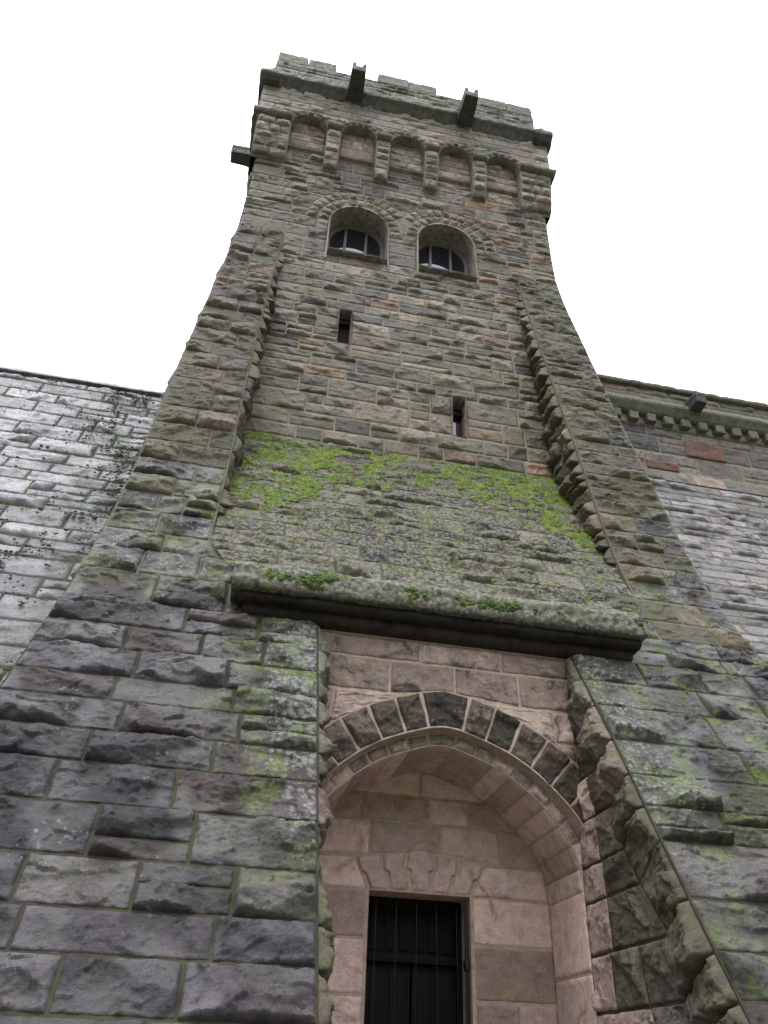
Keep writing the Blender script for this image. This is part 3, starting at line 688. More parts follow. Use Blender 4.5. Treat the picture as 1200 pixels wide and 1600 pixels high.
# ---- spandrel wall above the arch
S_sp = surf(lambda x, z: (x, 8.76 + 0 * np.asarray(x, float), z), 1)
def spq():
    rows = [4.405, 4.12, 3.70, 3.30, 2.85, 2.4, 1.95]; rs = np.random.RandomState(5); q = []
    AO = AOUT
    def xa(z):     # half width of the arch outline at z
        R = AO[len(AO) // 2:]; 
        if z >= R[0, 1]: return 0.0
        return float(np.interp(-z, -R[:, 1], R[:, 0]))
    cuts = {0: [-1.6, -.30, .72, 1.6], 1: [-1.6, -.68, .12, .93, 1.6]}
    for i in range(len(rows) - 1):
        zt, zb = rows[i], rows[i + 1]
        if zb >= AO[:, 1].max() - .02 or i in cuts:
            c = cuts[i]
            for a, b in zip(c[:-1], c[1:]):
                # lower corners rise over the crown
                za = max(zb, z_on(a)); zb_ = max(zb, z_on(b)); mid = (a + b) / 2
                if i == 1 and a < 0 < b: q.append([(XC + a, za), (XC + b, zb_), (XC + a, zt), (XC + b, zt)])
                else: q.append([(XC + a, za), (XC + b, zb_), (XC + a, zt), (XC + b, zt)])
        else:
            for s in (-1, 1):
                x0, x1 = xa(zb), xa(zt); 
                if x1 > 1.5: continue
                edge = 1.6; mid = (x1 + edge) / 2 + rs.uniform(.0, .15)
                x0 = min(x0, 1.58)
                pts = [(x0, zb), (edge, zb), (x1, zt), (edge, zt)]
                if edge - x1 > .6:
                    mx_ = max(mid, x0 + .05); segs = [[(x0, zb), (mx_, zb), (x1, zt), (mx_, zt)], [(mx_, zb), (edge, zb), (mx_, zt), (edge, zt)]]
                else: segs = [pts]
                for g in segs:
                    g = [(XC + s * a, b) for a, b in g]
                    if s < 0: g = [g[1], g[0], g[3], g[2]]
                    q.append(g)
    return q
def z_on(x):
    R = AOUT[len(AOUT) // 2:]; return float(np.interp(abs(x), R[:, 0], R[:, 1]))
mb = MB()
stones(mb, spq(), S_sp, .0165, relief=.05, joint=.009, seed=240, flat=.3, tintf=grow(lambda x, y, z: np.clip(np.abs(x) * .5 - .1, 0, 1)))
X = np.linspace(-1.62, 1.62, 60); V = []
for x in X:
    z0 = z_on(x) - .08
    for t in np.linspace(0, 1, 8): V.append((XC + x, 8.762, z0 + (4.42 - z0) * t))
mb.add(V, gridf(60, 8), np.tile((.5, .5, 0, .3), (len(V), 1)), 1)
fin(mb, 'spandrel_wall', [M_spand, M_moP])

# ---- jambs of the porch (smooth pink dressed stone) and the door wall
for s in (-1, 1):
    mb = MB(); S = surf(lambda y, z, s=s: (XC + s * (PW + 0.0) + 0 * y, y, z), -s)
    stones(mb, layout(-1.6, 1.76, lambda v: YB, lambda v: 9.98, (.5, .7), (1.0, 1.2), 250 + s, split=0), S, .025, relief=.012, joint=.005, seed=251 + s, rough=.5, flip=(s > 0), flat=1, tintf=grow(lambda x, y, z: .12 + 0 * x))
    sheet(mb, S, np.linspace(YB, 9.98, 4), np.linspace(-1.6, 1.76, 8), .003, flip=(s > 0))
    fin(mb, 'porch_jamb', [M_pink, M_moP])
YD = 9.97; DW = .605; DZ = 1.775
S_d = surf(lambda x, z: (x, YD + 0 * np.asarray(x, float), z), 1)
mb = MB(); q = []
R = AIN[len(AIN) // 2:]
def xin(z): return 1.6 if z < R[-1, 1] else (0.0 if z > R[0, 1] else float(np.interp(-z, -R[:, 1], R[:, 0])))
rows = [DZ, 1.27, .72, .17, -.40, -1.0, -1.6]
rs = np.random.RandomState(8)
for zt, zb in zip(rows[:-1], rows[1:]):
    for s in (-1, 1):
        a, b = DW + .03, 1.61
        if rs.rand() < .5:
            c = a + rs.uniform(.45, .62); segs = [(a, c), (c, b)]
        else: segs = [(a, b)]
        for (c, d) in segs:
            lo, hi = (c, d) if s > 0 else (-d, -c); q.append([(XC + lo, zb), (XC + hi, zb), (XC + lo, zt), (XC + hi, zt)])
# haunches beside the flat arch and courses above it
for s in (-1, 1):
    g = [(DW + .02, DZ), (1.6, DZ), (.80, 2.13), (xin(2.13) + .04, 2.13)]; g = [(XC + s * a, b) for a, b in g]
    if s < 0: g = [g[1], g[0], g[3], g[2]]
    q.append(g)
def lintel_top(x): return 2.27 - .17 * abs(x)
cutsx = [-1.55, -.62, .26, 1.0, 1.55]
for a, b in zip(cutsx[:-1], cutsx[1:]):
    za = lintel_top(a) if abs(a) < .8 else 2.13; zb_ = lintel_top(b) if abs(b) < .8 else 2.13; q.append([(XC + a, za), (XC + b, zb_), (XC + a, 2.56), (XC + b, 2.56)])
for zb, zt, c in ((2.56, 2.88, [-1.25, -.75, -.35, .1, .62, 1.25]), (2.88, 3.2, [-.9, 0, .9])):
    for a, b in zip(c[:-1], c[1:]): q.append([(XC + a, zb), (XC + b, zb), (XC + a, zt), (XC + b, zt)])
stones(mb, q, S_d, .0165, relief=.030, joint=.007, seed=260, rough=1.1, flat=.7, tintf=grow(lambda x, y, z: .15 + 0 * x))
hd = [(XC - DW, XC + DW, -1.7, DZ)]
sheet(mb, S_d, np.linspace(XC - 1.62, XC + 1.62, 12), np.linspace(-1.6, 3.3, 14), .003, holes=hd)
# reveals of the door opening
for s in (-1, 1):
    V = [(XC + s * DW, y, z) for y in np.linspace(YD - .012, YD + .42, 5) for z in np.linspace(-1.6, DZ, 8)]; mb.add(V, gridf(5, 8, s > 0), np.tile((.4, .5, 0, .1), (40, 1)), 0)
V = [(x, y, DZ) for y in np.linspace(YD - .012, YD + .42, 5) for x in np.linspace(XC - DW, XC + DW, 6)]; mb.add(V, gridf(5, 6, True), np.tile((.4, .5, 0, .1), (30, 1)), 0)
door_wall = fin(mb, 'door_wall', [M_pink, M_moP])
# joggled flat-arch stones over the door
def joggle(i, n=5):
    xb = np.linspace(-DW, DW, n + 1); xt = np.linspace(-.80, .80, n + 1); k = [.5] * 6
    def side(j):
        b, t = xb[j], xt[j]; zt = lintel_top(t); sg = np.sign(j - n / 2); zm = DZ + (zt - DZ) * .52
        mdb = b + (t - b) * .40; mdt = b + (t - b) * .62 + sg * .045
        return [(b, DZ + .002), (mdb, zm), (mdb + sg * .05, zm + .012), (t, zt)]
    L, Rr = side(i), side(i + 1); g = .011
    L = [(x + g, z) for x, z in L]; Rr = [(x - g, z) for x, z in Rr]
    return L, Rr
for i in range(5):
    L, Rr = joggle(i); mb = MB(); nz_, nx_ = 26, 18
    def poly_at(P, t):
        P = np.array(P); d = np.concatenate([[0], np.cumsum(np.hypot(*np.diff(P, axis=0).T))]); return np.interp(t * d[-1], d, P[:, 0]), np.interp(t * d[-1], d, P[:, 1])
    tt = np.linspace(0, 1, nz_); V = []
    tt = np.sort(np.concatenate([tt, [.515, .545]]))
    crown = lintel_top(0)
    lx, lz = poly_at(L, tt); rx, rz = poly_at(Rr, tt)
    for a in np.linspace(0, 1, nx_):
        for j in range(len(tt)):
            x = lx[j] * (1 - a) + rx[j] * a; z = lz[j] * (1 - a) + rz[j] * a
            if i == 2: z += (crown - lintel_top(.16)) * tt[j] * (1 - abs(2 * a - 1))
            e = min(a, 1 - a) * (rx[j] - lx[j]); ev = min(tt[j], 1 - tt[j]) * .4
            d = min(e, ev); h = .012 + .026 * float(sstep(.012, .03, d)) + .010 * float(gn(x * 14 + i, z * 14, 3)) * (1 if tt[j] < .35 else .3) + (-.012 * float(sstep(.12, .05, ev)) if tt[j] < .5 else 0)
            if d < 1e-6: h = -.01
            V.append((XC + x, YD - h, z))
    mb.add(V, gridf(nx_, len(tt)), np.tile((.35 + .1 * i, .5, 0, .1), (len(V), 1)))
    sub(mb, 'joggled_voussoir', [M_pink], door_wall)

# ---- door: transom, panelled double leaves, grille, frame
def quick_box(mb, x0, x1, y0, y1, z0, z1, bev=.006, m=0): box_grid(mb, x0, x1, y0, y1, z0, z1, 1.0, 0, 0, bev, (.5, .5, 0, .3), m)
yd0 = YD + .40
mb = MB(); 
quick_box(mb, XC - DW, XC - DW + .07, yd0 - .04, yd0 + .06, -1.6, DZ); quick_box(mb, XC + DW - .07, XC + DW, yd0 - .04, yd0 + .06, -1.6, DZ); quick_box(mb, XC - DW + .07, XC + DW - .07, yd0 - .04, yd0 + .06, DZ - .09, DZ)
fin(mb, 'door_frame', [M_door])
mb = MB(); quick_box(mb, XC - DW + .07, XC + DW - .07, yd0 - .07, yd0 + .05, 1.09, 1.18, .015); fin(mb, 'transom', [M_door])
mb = MB(); quick_box(mb, XC - DW + .07, XC + DW - .07, yd0 + .02, yd0 + .05, 1.18, DZ - .09)
for i in range(6):
    x = XC - DW + .07 + (i + .5) * (2 * DW - .14) / 6; quick_box(mb, x - .055, x + .055, yd0 - .005, yd0 + .02, 1.22, DZ - .13, .012)
fin(mb, 'overdoor_panel', [M_door])
for s in (-1, 1):
    a, b = (XC - DW + .07, XC - .012) if s < 0 else (XC + .012, XC + DW - .07); mb = MB()
    quick_box(mb, a, b, yd0 + .01, yd0 + .05, -1.59, 1.085)
    for (p, q_) in ((a + .05, (a + b) / 2 - .02), ((a + b) / 2 + .02, b - .05)):
        for z0, z1 in ((-1.5, -.75), (-.65, .1), (.2, 1.0)): quick_box(mb, p, q_, yd0 - .012, yd0 + .01, z0, z1, .012)
    leaf = fin(mb, 'door_leaf', [M_door])
    if s > 0:
        mb = MB(); quick_box(mb, XC + .04, XC + .075, yd0 - .05, yd0 + .01, -.52, -.40, .012); sub(mb, 'handle', [M_iron], leaf)
mb = MB()
yg = YD + .16
for i in range(5):
    x = XC - DW + .12 + i * (2 * DW - .24) / 4; quick_box(mb, x - .004, x + .004, yg - .004, yg + .004, -1.58, DZ - .02, .002)
for z in (.30,): quick_box(mb, XC - DW + .02, XC + DW - .02, yg - .005, yg + .005, z, z + .012, .003)
gate = fin(mb, 'iron_grille', [M_iron])
mb = MB(); quick_box(mb, XC + DW - .05, XC + DW - .012, YD + .05, YD + .085, -1.55, DZ - .08, .008); 
quick_box(mb, XC + DW - .06, XC + DW - .002, YD + .03, YD + .12, 1.02, 1.13, .01); sub(mb, 'hinge_post', [M_iron], gate)

# ---- string course, corbel table, upper wall
YU = 11.88; NC = [0, 1.355, -1.355, 2.71, -2.71]; NR = .485; NZS = 20.78; UW = 4.12
mb = MB()
S_u = surf(lambda x, z: (x, YU + 0 * np.asarray(x, float), z), 1)
lay = layout(NZS + .005, 22.45, lambda v: XC - UW, lambda v: XC + UW, (.30, .42), (.4, 1.0), 301, split=.35, breaks=[NZS + NR + .22], disc=[(XC + c, NZS, NR + .22) for c in NC])
stones(mb, lay, S_u, .03, relief=.05, joint=.011, seed=302, tintf=grow(lambda x, y, z: .25 + .6 * sstep(21.2, 20.8, z)))
# wall plane with round-headed cut-outs
k = 181; X = np.linspace(-UW, UW, k); V = []
for x in X:
    z0 = 20.70
    for c in NC:
        if abs(x - c) < NR: z0 = NZS + sqrt(max(0, NR ** 2 - (x - c) ** 2))
    for t in np.linspace(0, 1, 6): V.append((XC + x, YU - .003, z0 + (22.5 - z0) * t))
mb.add(V, gridf(k, 6), np.tile((.5, .5, 0, .4), (len(V), 1)), 1)
for s in (-1, 1):
    S = surf(lambda y, z, s=s: (XC + s * UW + 0 * y, y, z), s)
    stones(mb, layout(20.75, 22.45, lambda v: YU, lambda v: 16.3, (.33, .45), (.5, 1.1), 310 + s), S, .06, relief=.05, seed=311 + s, flip=(s < 0))
    sheet(mb, S, np.linspace(YU, 16.4, 6), np.linspace(20.7, 22.5, 5), .002, flip=(s < 0))
upper = fin(mb, 'upper_wall', [M_top, M_moM])
def corbel_y(z):    # front plane of a corbel, swelling from the wall
    t = np.clip((np.asarray(z, float) - 19.35) / 1.3, 0, 1); return ym(z) - (.10 + (ym(20.7) - YU - .10) * np.sin(t * pi / 2) ** .8) * np.minimum(t * 12 + .15, 1)
edges = sorted([c for c in NC])
spans = [(-UW + .03, edges[0] - NR)] + [(edges[i] + NR, edges[i + 1] - NR) for i in range(4)] + [(edges[-1] + NR, UW - .03)]
for (a, b) in spans:
    mb = MB(); S = surf(lambda x, z: (x, corbel_y(z), z), 1)
    wide = b - a > .6
    stones(mb, layout(19.38, 20.80, lambda v: XC + a + .012, lambda v: XC + b - .012, (.27, .36), (.3, .5) if wide else (.5, .9), 320 + int(a * 10) % 50, split=0), S, .026, relief=.06, joint=.012, seed=330 + int(a * 7) % 60, flat=.1, tintf=grow(lambda x, y, z: .2 + 0 * x))
    sheet(mb, S, np.linspace(XC + a, XC + b, 4), np.linspace(19.35, 20.82, 14), .0)
    for x, fl in ((a, True), (b, False)):
        yl = 16.3 if abs(x) > 4 else None
        Z = np.linspace(19.35, 20.82, 14); V = [(XC + x, float(corbel_y(z)) + ((float(ym(z)) + .05 if yl is None else yl) - float(corbel_y(z))) * t, z) for z in Z for t in np.linspace(0, 1, 5)]
        mb.add(V, gridf(14, 5, not fl), np.tile((.5, .3, .3, .3), (len(V), 1)), 0)
    fin(mb, 'corbel', [M_top, M_moM])
# niche soffits and voussoirs over them
for c in NC:
    mb = MB(); th = np.linspace(0, pi, 25); V = [(XC + c + NR * cos(t), y, NZS + NR * sin(t)) for t in th for y in np.linspace(YU - .004, 12.75, 4)]
    mb.add(V, gridf(25, 4), np.tile((.3, .5, 0, .3), (len(V), 1)))
    Sv = surf(lambda u, v, c=c: (XC + c - (NR + v) * np.cos(u), YU - .012 + 0 * np.asarray(u, float), NZS + (NR + v) * np.sin(u)), 1)
    uu_ = np.linspace(.05, pi - .05, 10)
    stones(mb, [(uu_[i], uu_[i + 1], uu_[i], uu_[i + 1], .0, .21) for i in range(9)], Sv, .026, relief=.045, joint=.010, seed=int(350 + c * 3), flat=0, tintf=grow(lambda x, y, z: 1.0 + 0 * x), m=1)
    sheet(mb, Sv, np.linspace(.02, pi - .02, 20), np.linspace(0, .22, 3), .004, m=2)
    Sb = surf(lambda x, z: (x, 12.13 + 0 * np.asarray(x, float), z), 1)
    stones(mb, layout(20.1, 21.27, lambda v: XC + c - NR, lambda v: XC + c + NR, (.26, .36), (.3, .6), int(370 + c * 3), split=0), Sb, .03, relief=.045, joint=.010, seed=int(375 + c * 3), flat=.5, tintf=grow(lambda x, y, z: .2 + 0 * x))
    sheet(mb, Sb, np.linspace(XC + c - NR, XC + c + NR, 4), np.linspace(20.08, 21.3, 4), .002, m=2)
    mb.add([(XC + c - NR, 12.13, 20.08), (XC + c + NR, 12.13, 20.08), (XC + c - NR, 12.4, 19.9), (XC + c + NR, 12.4, 19.9)], [[0, 2, 3, 1]], None, 0)
    fin(mb, 'corbel_arch', [stone_mat('niche_soffit_stone', [(.22, .175, .15), (.20, .165, .14), (.25, .19, .16)], mot=.8, algae=.2, lichen=0, soot=.3) if c == 0 else bpy.data.materials['niche_soffit_stone'], M_trim, M_moM])
# string moulding between the arches, and round the corners
for (a, b) in spans:
    mb = MB(); x0 = a if a > -3.9 else -UW - .10; x1 = b if b < 3.9 else UW + .10
    extrude(mb, [(YU - .13, 20.83), (YU - .17, 20.92), (YU - .13, 21.02), (YU - .01, 21.08), (YU + .25, 21.06), (YU + .25, 20.80), (YU, 20.78)], XC + x0, XC + x1, .05, .022, int(a * 10) + 90, lumpy=.02, tint=(.4, .5, 0, 1))
    fin(mb, 'string_course', [M_trim])
for s in (-1, 1):
    mb = MB(); box_grid(mb, *sorted((XC + s * (UW - .1), XC + s * (UW + .13))), YU + .1, 16.45, 20.82, 21.06, .08, .02, 66 + s, .05, (.4, .5, 0, 1)); fin(mb, 'string_course', [M_trim])

# ---- cornice, battlements, spouts
CW = 4.25
mb = MB()
extrude(mb, [(YU - .005, 22.30), (YU - .16, 22.50), (YU - .25, 22.58), (YU - .25, 22.76), (YU - .1, 22.86), (12.3, 22.98), (12.6, 22.4), (12.3, 22.3)], XC - CW, XC + CW, .05, .022, 401, tint=(.4, .5, .3, .9), lumpy=.015, joints=[XC + j for j in (-3.1, -1.9, -.6, .7, 2.1, 3.2)])
for s in (-1, 1):
    P = [(0, 22.30), (.1, 22.45), (.17, 22.58), (.17, 22.76), (-.2, 22.95), (-.4, 22.3)]
    V = []; Y = np.linspace(YU - .2, 16.5, 12)
    for y in Y:
        for (dx, z) in P: V.append((XC + s * (UW - .02 + dx), y, z))
    V = np.array(V); i, j = np.meshgrid(np.arange(11), np.arange(6), indexing='ij'); F = np.stack([i * 6 + j, (i + 1) * 6 + j, (i + 1) * 6 + (j + 1) % 6, i * 6 + (j + 1) % 6], -1).reshape(-1, 4)
    mb.add(V, F if s > 0 else F[:, ::-1], np.tile((.4, .5, 0, .8), (len(V), 1)))
fin(mb, 'cornice', [M_corn])
YP = 12.1; PWD = 3.93
mb = MB(); S_p = surf(lambda x, z: (x, YP + 0 * np.asarray(x, float), z), 1)
gp = grow(lambda x, y, z: .85 + 0 * x)
stones(mb, layout(22.9, 24.28, lambda v: XC - PWD, lambda v: XC + PWD, (.30, .40), (.5, 1.2), 411, split=.2), S_p, .03, relief=.055, joint=.012, seed=412, tintf=gp)
sheet(mb, S_p, np.linspace(XC - PWD, XC + PWD, 12), np.linspace(22.7, 24.3, 5), .002)
for s in (-1, 1):
    S = surf(lambda y, z, s=s: (XC + s * PWD + 0 * y, y, z), s)
    stones(mb, layout(22.9, 24.28, lambda v: YP, lambda v: 16.2, (.32, .42), (.5, 1.2), 420 + s), S, .06, relief=.05, seed=421 + s, flip=(s < 0), tintf=gp)
    sheet(mb, S, np.linspace(YP, 16.2, 5), np.linspace(22.7, 24.3, 4), .002, flip=(s < 0))
box_grid(mb, XC - PWD + .03, XC + PWD - .03, YP + .03, 16.2, 24.0, 24.26, .4, .0, 5, .02, (.5, .5, 0, .5))
fin(mb, 'parapet_wall', [M_trim, M_moM])
rs = np.random.RandomState(3)
for (a, b) in ((-PWD, -2.2), (-.94, .9), (2.2, PWD - .02)):
    mb = MB(); c = [a] + [a + (b - a) * f for f in (.52,)] + [b]
    for x0, x1 in zip(c[:-1], c[1:]): box_grid(mb, XC + x0 + .006, XC + x1 - .006, YP + rs.uniform(-.03, .01), YP + .5, 24.26, 24.76 + rs.uniform(-.02, .02), .06, .012, int(x0 * 9) + 500, .03, (rs.rand(), rs.rand(), 0, .8))
    fin(mb, 'merlon', [M_trim])
for x0, x1 in ((-2.2, -.94), (.9, 2.2)):
    mb = MB(); box_grid(mb, XC + x0 + .01, XC + x1 - .01, YP - .02, YP + .5, 24.25, 24.32, .06, .008, int(x0 * 9) + 540, .02, (.5, .7, 0, .7)); fin(mb, 'sill_stone', [M_trim])
def spout(name, parent, origin, axis, L, w_, h_, mat=M_corn):
    """tapering channel stone: floor and two cheeks, open on top"""
    mb = MB(); o = np.array(origin, float); ax = np.array(axis, float); ax /= np.linalg.norm(ax); sd_ = np.cross(ax, [0, 0, 1.0])
    def shear_for(ta):
        def f(W):
            l = W[..., 0:1]; k = 1 - .18 * np.clip(l / L, 0, 1)
            return o + ax * l + sd_ * (W[..., 1:2] * k) + np.array([0, 0, 1.0]) * (W[..., 2:3] * 1.0 + .10 * (1 - np.clip(l / L, 0, 1)) * np.minimum(W[..., 2:3] - h_ * .5, 0) * 2)
        return f
    sh = shear_for(0)
    box_grid(mb, -.35, L, -w_ / 2, w_ / 2, 0, h_ * .62, .06, .008, 5, .025, (.2, .2, 0, .7), shear=sh)
    for s in (-1, 1):
        lo, hi = sorted((s * w_ / 2, s * w_ * .24)); box_grid(mb, -.35, L, lo, hi, h_ * .60, h_, .05, .006, 6 + s, .02, (.2, .2, 0, .7), shear=sh)
    return fin(mb, name, [mat], parent)
spout('water_spout', tower, (XC - 1.6, 11.75, 22.42), (0, -1, 0), .78, .46, .42)
spout('water_spout', tower, (XC + 1.6, 11.75, 22.42), (0, -1, 0), .78, .46, .42)
spout('water_spout', tower, (XC - 3.95, 13.15, 20.6), (-1, 0, 0), .78, .42, .36)

# ---- windows
for c in WINC:
    yw = 12.24
    # two rings of voussoirs
    mb = MB()
    yy = lambda z: ym(z) - .012
    Sv = surf(lambda u, v, c=c: (XC + c - (WR + v) * np.cos(u), ym(WZS + (WR + v) * np.sin(u)) - .014, WZS + (WR + v) * np.sin(u)), 1)
    q = []
    for (r0_, r1_, n_) in ((0.0, .31, 13), (.31, .60, 17)):
        us = np.linspace(0, pi, n_ + 1)
        for a, b in zip(us[:-1], us[1:]):
            xm = c - (WR + (r0_ + r1_) / 2) * cos((a + b) / 2)
            if xm * c < .12 and r0_ > 0: continue
            q.append((a, b, a, b, r0_, r1_))
    stones(mb, q, Sv, .024, relief=.05, joint=.011, seed=int(600 + c), flat=.1, tintf=grow(lambda x, y, z: .7 + 0 * x))
    lim = lambda r: (np.arccos(np.clip(c / (WR + r), -1, 1)) if abs(c) < WR + r else (0 if c > 0 else pi))
    U = np.linspace(0, pi, 60); V = []
    for u in U:
        for r in np.linspace(0, .61, 5):
            x = c - (WR + r) * cos(u)
            if x * c < 0: x = 0.0
            z = WZS + (WR + r) * sin(u); V.append((XC + x, float(ym(z)) - .016, z))
    mb.add(V, gridf(60, 5), np.tile((.5, .5, 0, .2), (len(V), 1)), 1)
    fin(mb, 'window_arch', [M_up, M_moM])
    # reveal and soffit of dressed stone
    mb = MB(); th = np.linspace(0, pi, 33)
    out = [(c + WR, WZ0)] + [(c + WR * cos(t), WZS + WR * sin(t)) for t in th] + [(c - WR, WZ0)]
    V = [(XC + x, y, z) for (x, z) in out for y in np.linspace(float(ym(z)) - .03, 12.98, 4)]
    mb.add(V, gridf(len(out), 4), np.tile((.4, .5, 0, .15), (len(V), 1)))
    # thin raised margin round the opening
    O2 = [(c + WR + .05, WZ0 - .25)] + [(c + (WR + .035) * cos(t), WZS + (WR + .035) * sin(t)) for t in th] + [(c - WR - .05, WZ0 - .25)]
    O1 = [(c + WR, WZ0 - .25)] + [(c + WR * cos(t), WZS + WR * sin(t)) for t in th] + [(c - WR, WZ0 - .25)]
    V = []
    for (x, z), (x2, z2) in zip(O1, O2): V += [(XC + x, float(ym(z)) - .035, z), (XC + x2, float(ym(z)) - .035, z2), (XC + x2, float(ym(z)) + .03, z2)]
    mb.add(V, gridf(len(O1), 3), np.tile((.5, .9, .3, .6), (len(V), 1)), 1)
    V = [(XC + x, y, WZ0) for x in np.linspace(c - WR, c + WR, 6) for y in np.linspace(12.0, 13.0, 4)]; mb.add(V, gridf(6, 4), np.tile((.4, .5, 0, .3), (24, 1)))
    rev = fin(mb, 'window_reveal', [stone_mat('reveal_stone', [(.25, .20, .18), (.27, .21, .185)], algae=.25, lichen=0, soot=.25, streak=.5, stain=(.20, .12, .09)) if c < 0 else bpy.data.materials['reveal_stone'], M_up])
    mb = MB(); box_grid(mb, XC + c - WR, XC + c + WR, float(ym(WZ0)) + .07, 12.98, WZ0 - .02, WZ0 + .09, .1, .003, 3, .01, (.3, .3, 0, .2)); fin(mb, 'window_sill', [M_frame])
    # timber frame
    yg = 12.80; mb = MB()
    fi = WR - .075; V = []
    O = [(c + WR, WZ0 + .07)] + [(c + WR * cos(t), WZS + WR * sin(t)) for t in th] + [(c - WR, WZ0 + .07)]
    In = [(c + fi, WZ0 + .07)] + [(c + fi * cos(t), WZS + fi * sin(t)) for t in th] + [(c - fi, WZ0 + .07)]
    for (x, z), (x2, z2) in zip(O, In): V += [(XC + x, yg - .05, z), (XC + x2, yg - .05, z2), (XC + x2, yg + .05, z2)]
    mb.add(V, gridf(len(O), 3, True), np.tile((.5, .5, 0, .2), (len(V), 1)))
    for dx in (-.27, .27):
        h = sqrt(fi ** 2 - dx ** 2) + .02; box_grid(mb, XC + c + dx - .035, XC + c + dx + .035, yg - .05, yg + .03, WZ0 + .07, WZS + h, .3, 0, 0, .008, (.5, .5, 0, .2))
    box_grid(mb, XC + c - fi, XC + c + fi, yg - .03, yg + .03, 17.0, 17.06, .5, 0, 0, .008, (.5, .5, 0, .2))
    box_grid(mb, XC + c - fi, XC + c + fi, yg - .04, yg + .03, WZ0 + .07, WZ0 + .13, .5, 0, 0, .008, (.5, .5, 0, .2))
    fr = fin(mb, 'window_frame', [M_frame])
    mb = MB(); V = [(XC + x, yg + .012, z) for (x, z) in In] + [(XC + c - (x - c), yg + .012, z) for (x, z) in In]
    n_ = len(In); V = []
    for (x, z) in In: V += [(XC + x, yg + .012, z), (XC + c - (x - c) if False else XC + x, yg + .012, WZ0 + .07)]
    mb.add(V, gridf(n_, 2, True)); sub(mb, 'pane', [M_glass], fr)

# ---- slit windows
for i, (x0, x1, z0, z1) in enumerate(holes_rect):
    mb = MB(); yb = 12.15
    for x, fl in ((x0, False), (x1, True)):
        V = [(x, y, z) for z in np.linspace(z0, z1, 4) for y in (float(ym(z0)) - .02, float(ym(z1)) + .15, yb + .2)]; mb.add(V, gridf(4, 3, fl), np.tile((.6, .6, 0, .1), (12, 1)))
    for z, fl in ((z0, True), (z1, False)):
        V = [(x, y, z) for x in (x0, x1) for y in (float(ym(z)) - .02, yb + .2)]; mb.add(V, gridf(2, 2, fl), np.tile((.6, .6, 0, .1), (4, 1)))
    sl_ = fin(mb, 'slit_reveal', [bpy.data.materials['reveal_stone']])
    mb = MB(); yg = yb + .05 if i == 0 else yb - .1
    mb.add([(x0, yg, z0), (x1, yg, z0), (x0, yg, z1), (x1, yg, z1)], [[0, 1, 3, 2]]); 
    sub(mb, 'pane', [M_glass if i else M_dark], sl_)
    mb = MB(); box_grid(mb, x0, x1, yg - .12, yg - .05, z1 - .28, z1 - .19, .3, 0, 0, .005); sub(mb, 'slit_bar', [M_door], sl_)

# ------------------------------------------------------------------ dam walls
right = tag(empty('dam_wall', (XC + 9, 13.5, GZ)), 'stone dam wall right of the tower with projecting parapet over a row of square corbels', 'wall', kind='thing')
XR0, XR1 = XC + 3.6, XC + 24
YR = 13.5
yu = lambda z: YR - .165 * np.clip((12.1 - np.asarray(z, float)) / .5, 0, 1)
redq = (XC + 7.48, XC + 8.55, 12.62, 13.14); red2 = (XC + 6.35, XC + 7.2, 12.05, 12.36)
mb = MB(); S = surf(lambda x, z: (x, yu(z), z), 1)
lay = layout(11.6, 13.42, lambda v: XR0, lambda v: XR1, (.40, .54), (.7, 1.35), 711, split=.15, breaks=[12.05, 12.62, 13.14])
best = None
stones(mb, lay, S, .035, relief=.055, joint=.014, seed=712, tintf=grow(lambda x, y, z: .4 + 0 * x))
sheet(mb, S, np.linspace(XR0, XR1, 20), np.linspace(11.5, 13.5, 16), .004)
fin(mb, 'upper_face', [M_dam, M_moM], right)
mb = MB(); Sd = surf(lambda x, z: (x, yd(z) + .0, z), 1)
lay = layout(2.2, 11.6, lambda v: XC + 3.9, lambda v: XC + 13, (.24, .36), (.7, 1.4), 721, split=.0)
stones(mb, lay, Sd, .03, relief=.06, joint=.012, seed=722, flat=.2, tintf=grow(lambda x, y, z: .45 + .3 * sstep(7, 4, z)))
lay = layout(-1.6, 2.2, lambda v: XC + 3.9, lambda v: XC + 13, (.38, .5), (.8, 1.4), 723, split=.1)
stones(mb, lay, Sd, .09, relief=.08, joint=.012, seed=724, tintf=grow(lambda x, y, z: .6 + 0 * x))
lay = layout(-1.6, 11.6, lambda v: XC + 13, lambda v: XR1, (.4, .55), (.8, 1.5), 725, split=.0)
stones(mb, lay, Sd, .14, relief=.08, joint=.012, seed=726, tintf=grow(lambda x, y, z: .4 + 0 * x))
sheet(mb, Sd, np.linspace(XC + 3.5, XR1, 20), np.linspace(-1.6, 11.62, 50), .004)
V = [(x, y, 11.62) for x in (XR0, XR1) for y in (float(yd(11.62)) - .03, YR + .05)]; mb.add(V, [[0, 2, 3, 1]], None, 1)
M_damw = stone_mat('wet_dam_stone', [(.13, .12, .12), (.11, .105, .108), (.15, .135, .13), (.12, .11, .112), (.16, .135, .13)], spec=.3, wet=.5, algae=.35, lichen=.05, rough=(.26, .5), soot=.2)
fin(mb, 'battered_face', [M_damw, M_moB], right)
mb = MB()
extrude(mb, [(YR - .10, 13.72), (YR - .20, 13.78), (YR - .20, 13.90), (YR - .27, 13.96), (YR - .27, 14.12), (YR - .1, 14.18), (YR + .5, 14.18), (YR + .5, 13.70), (YR, 13.70)], XR0, XR1, .07, .012, 731, tint=(.4, .4, 0, .7))
fin(mb, 'string_moulding', [M_lipd if False else M_trim], right)
mb = MB(); S = surf(lambda x, z: (x, YR - .12 + 0 * np.asarray(x, float), z), 1)
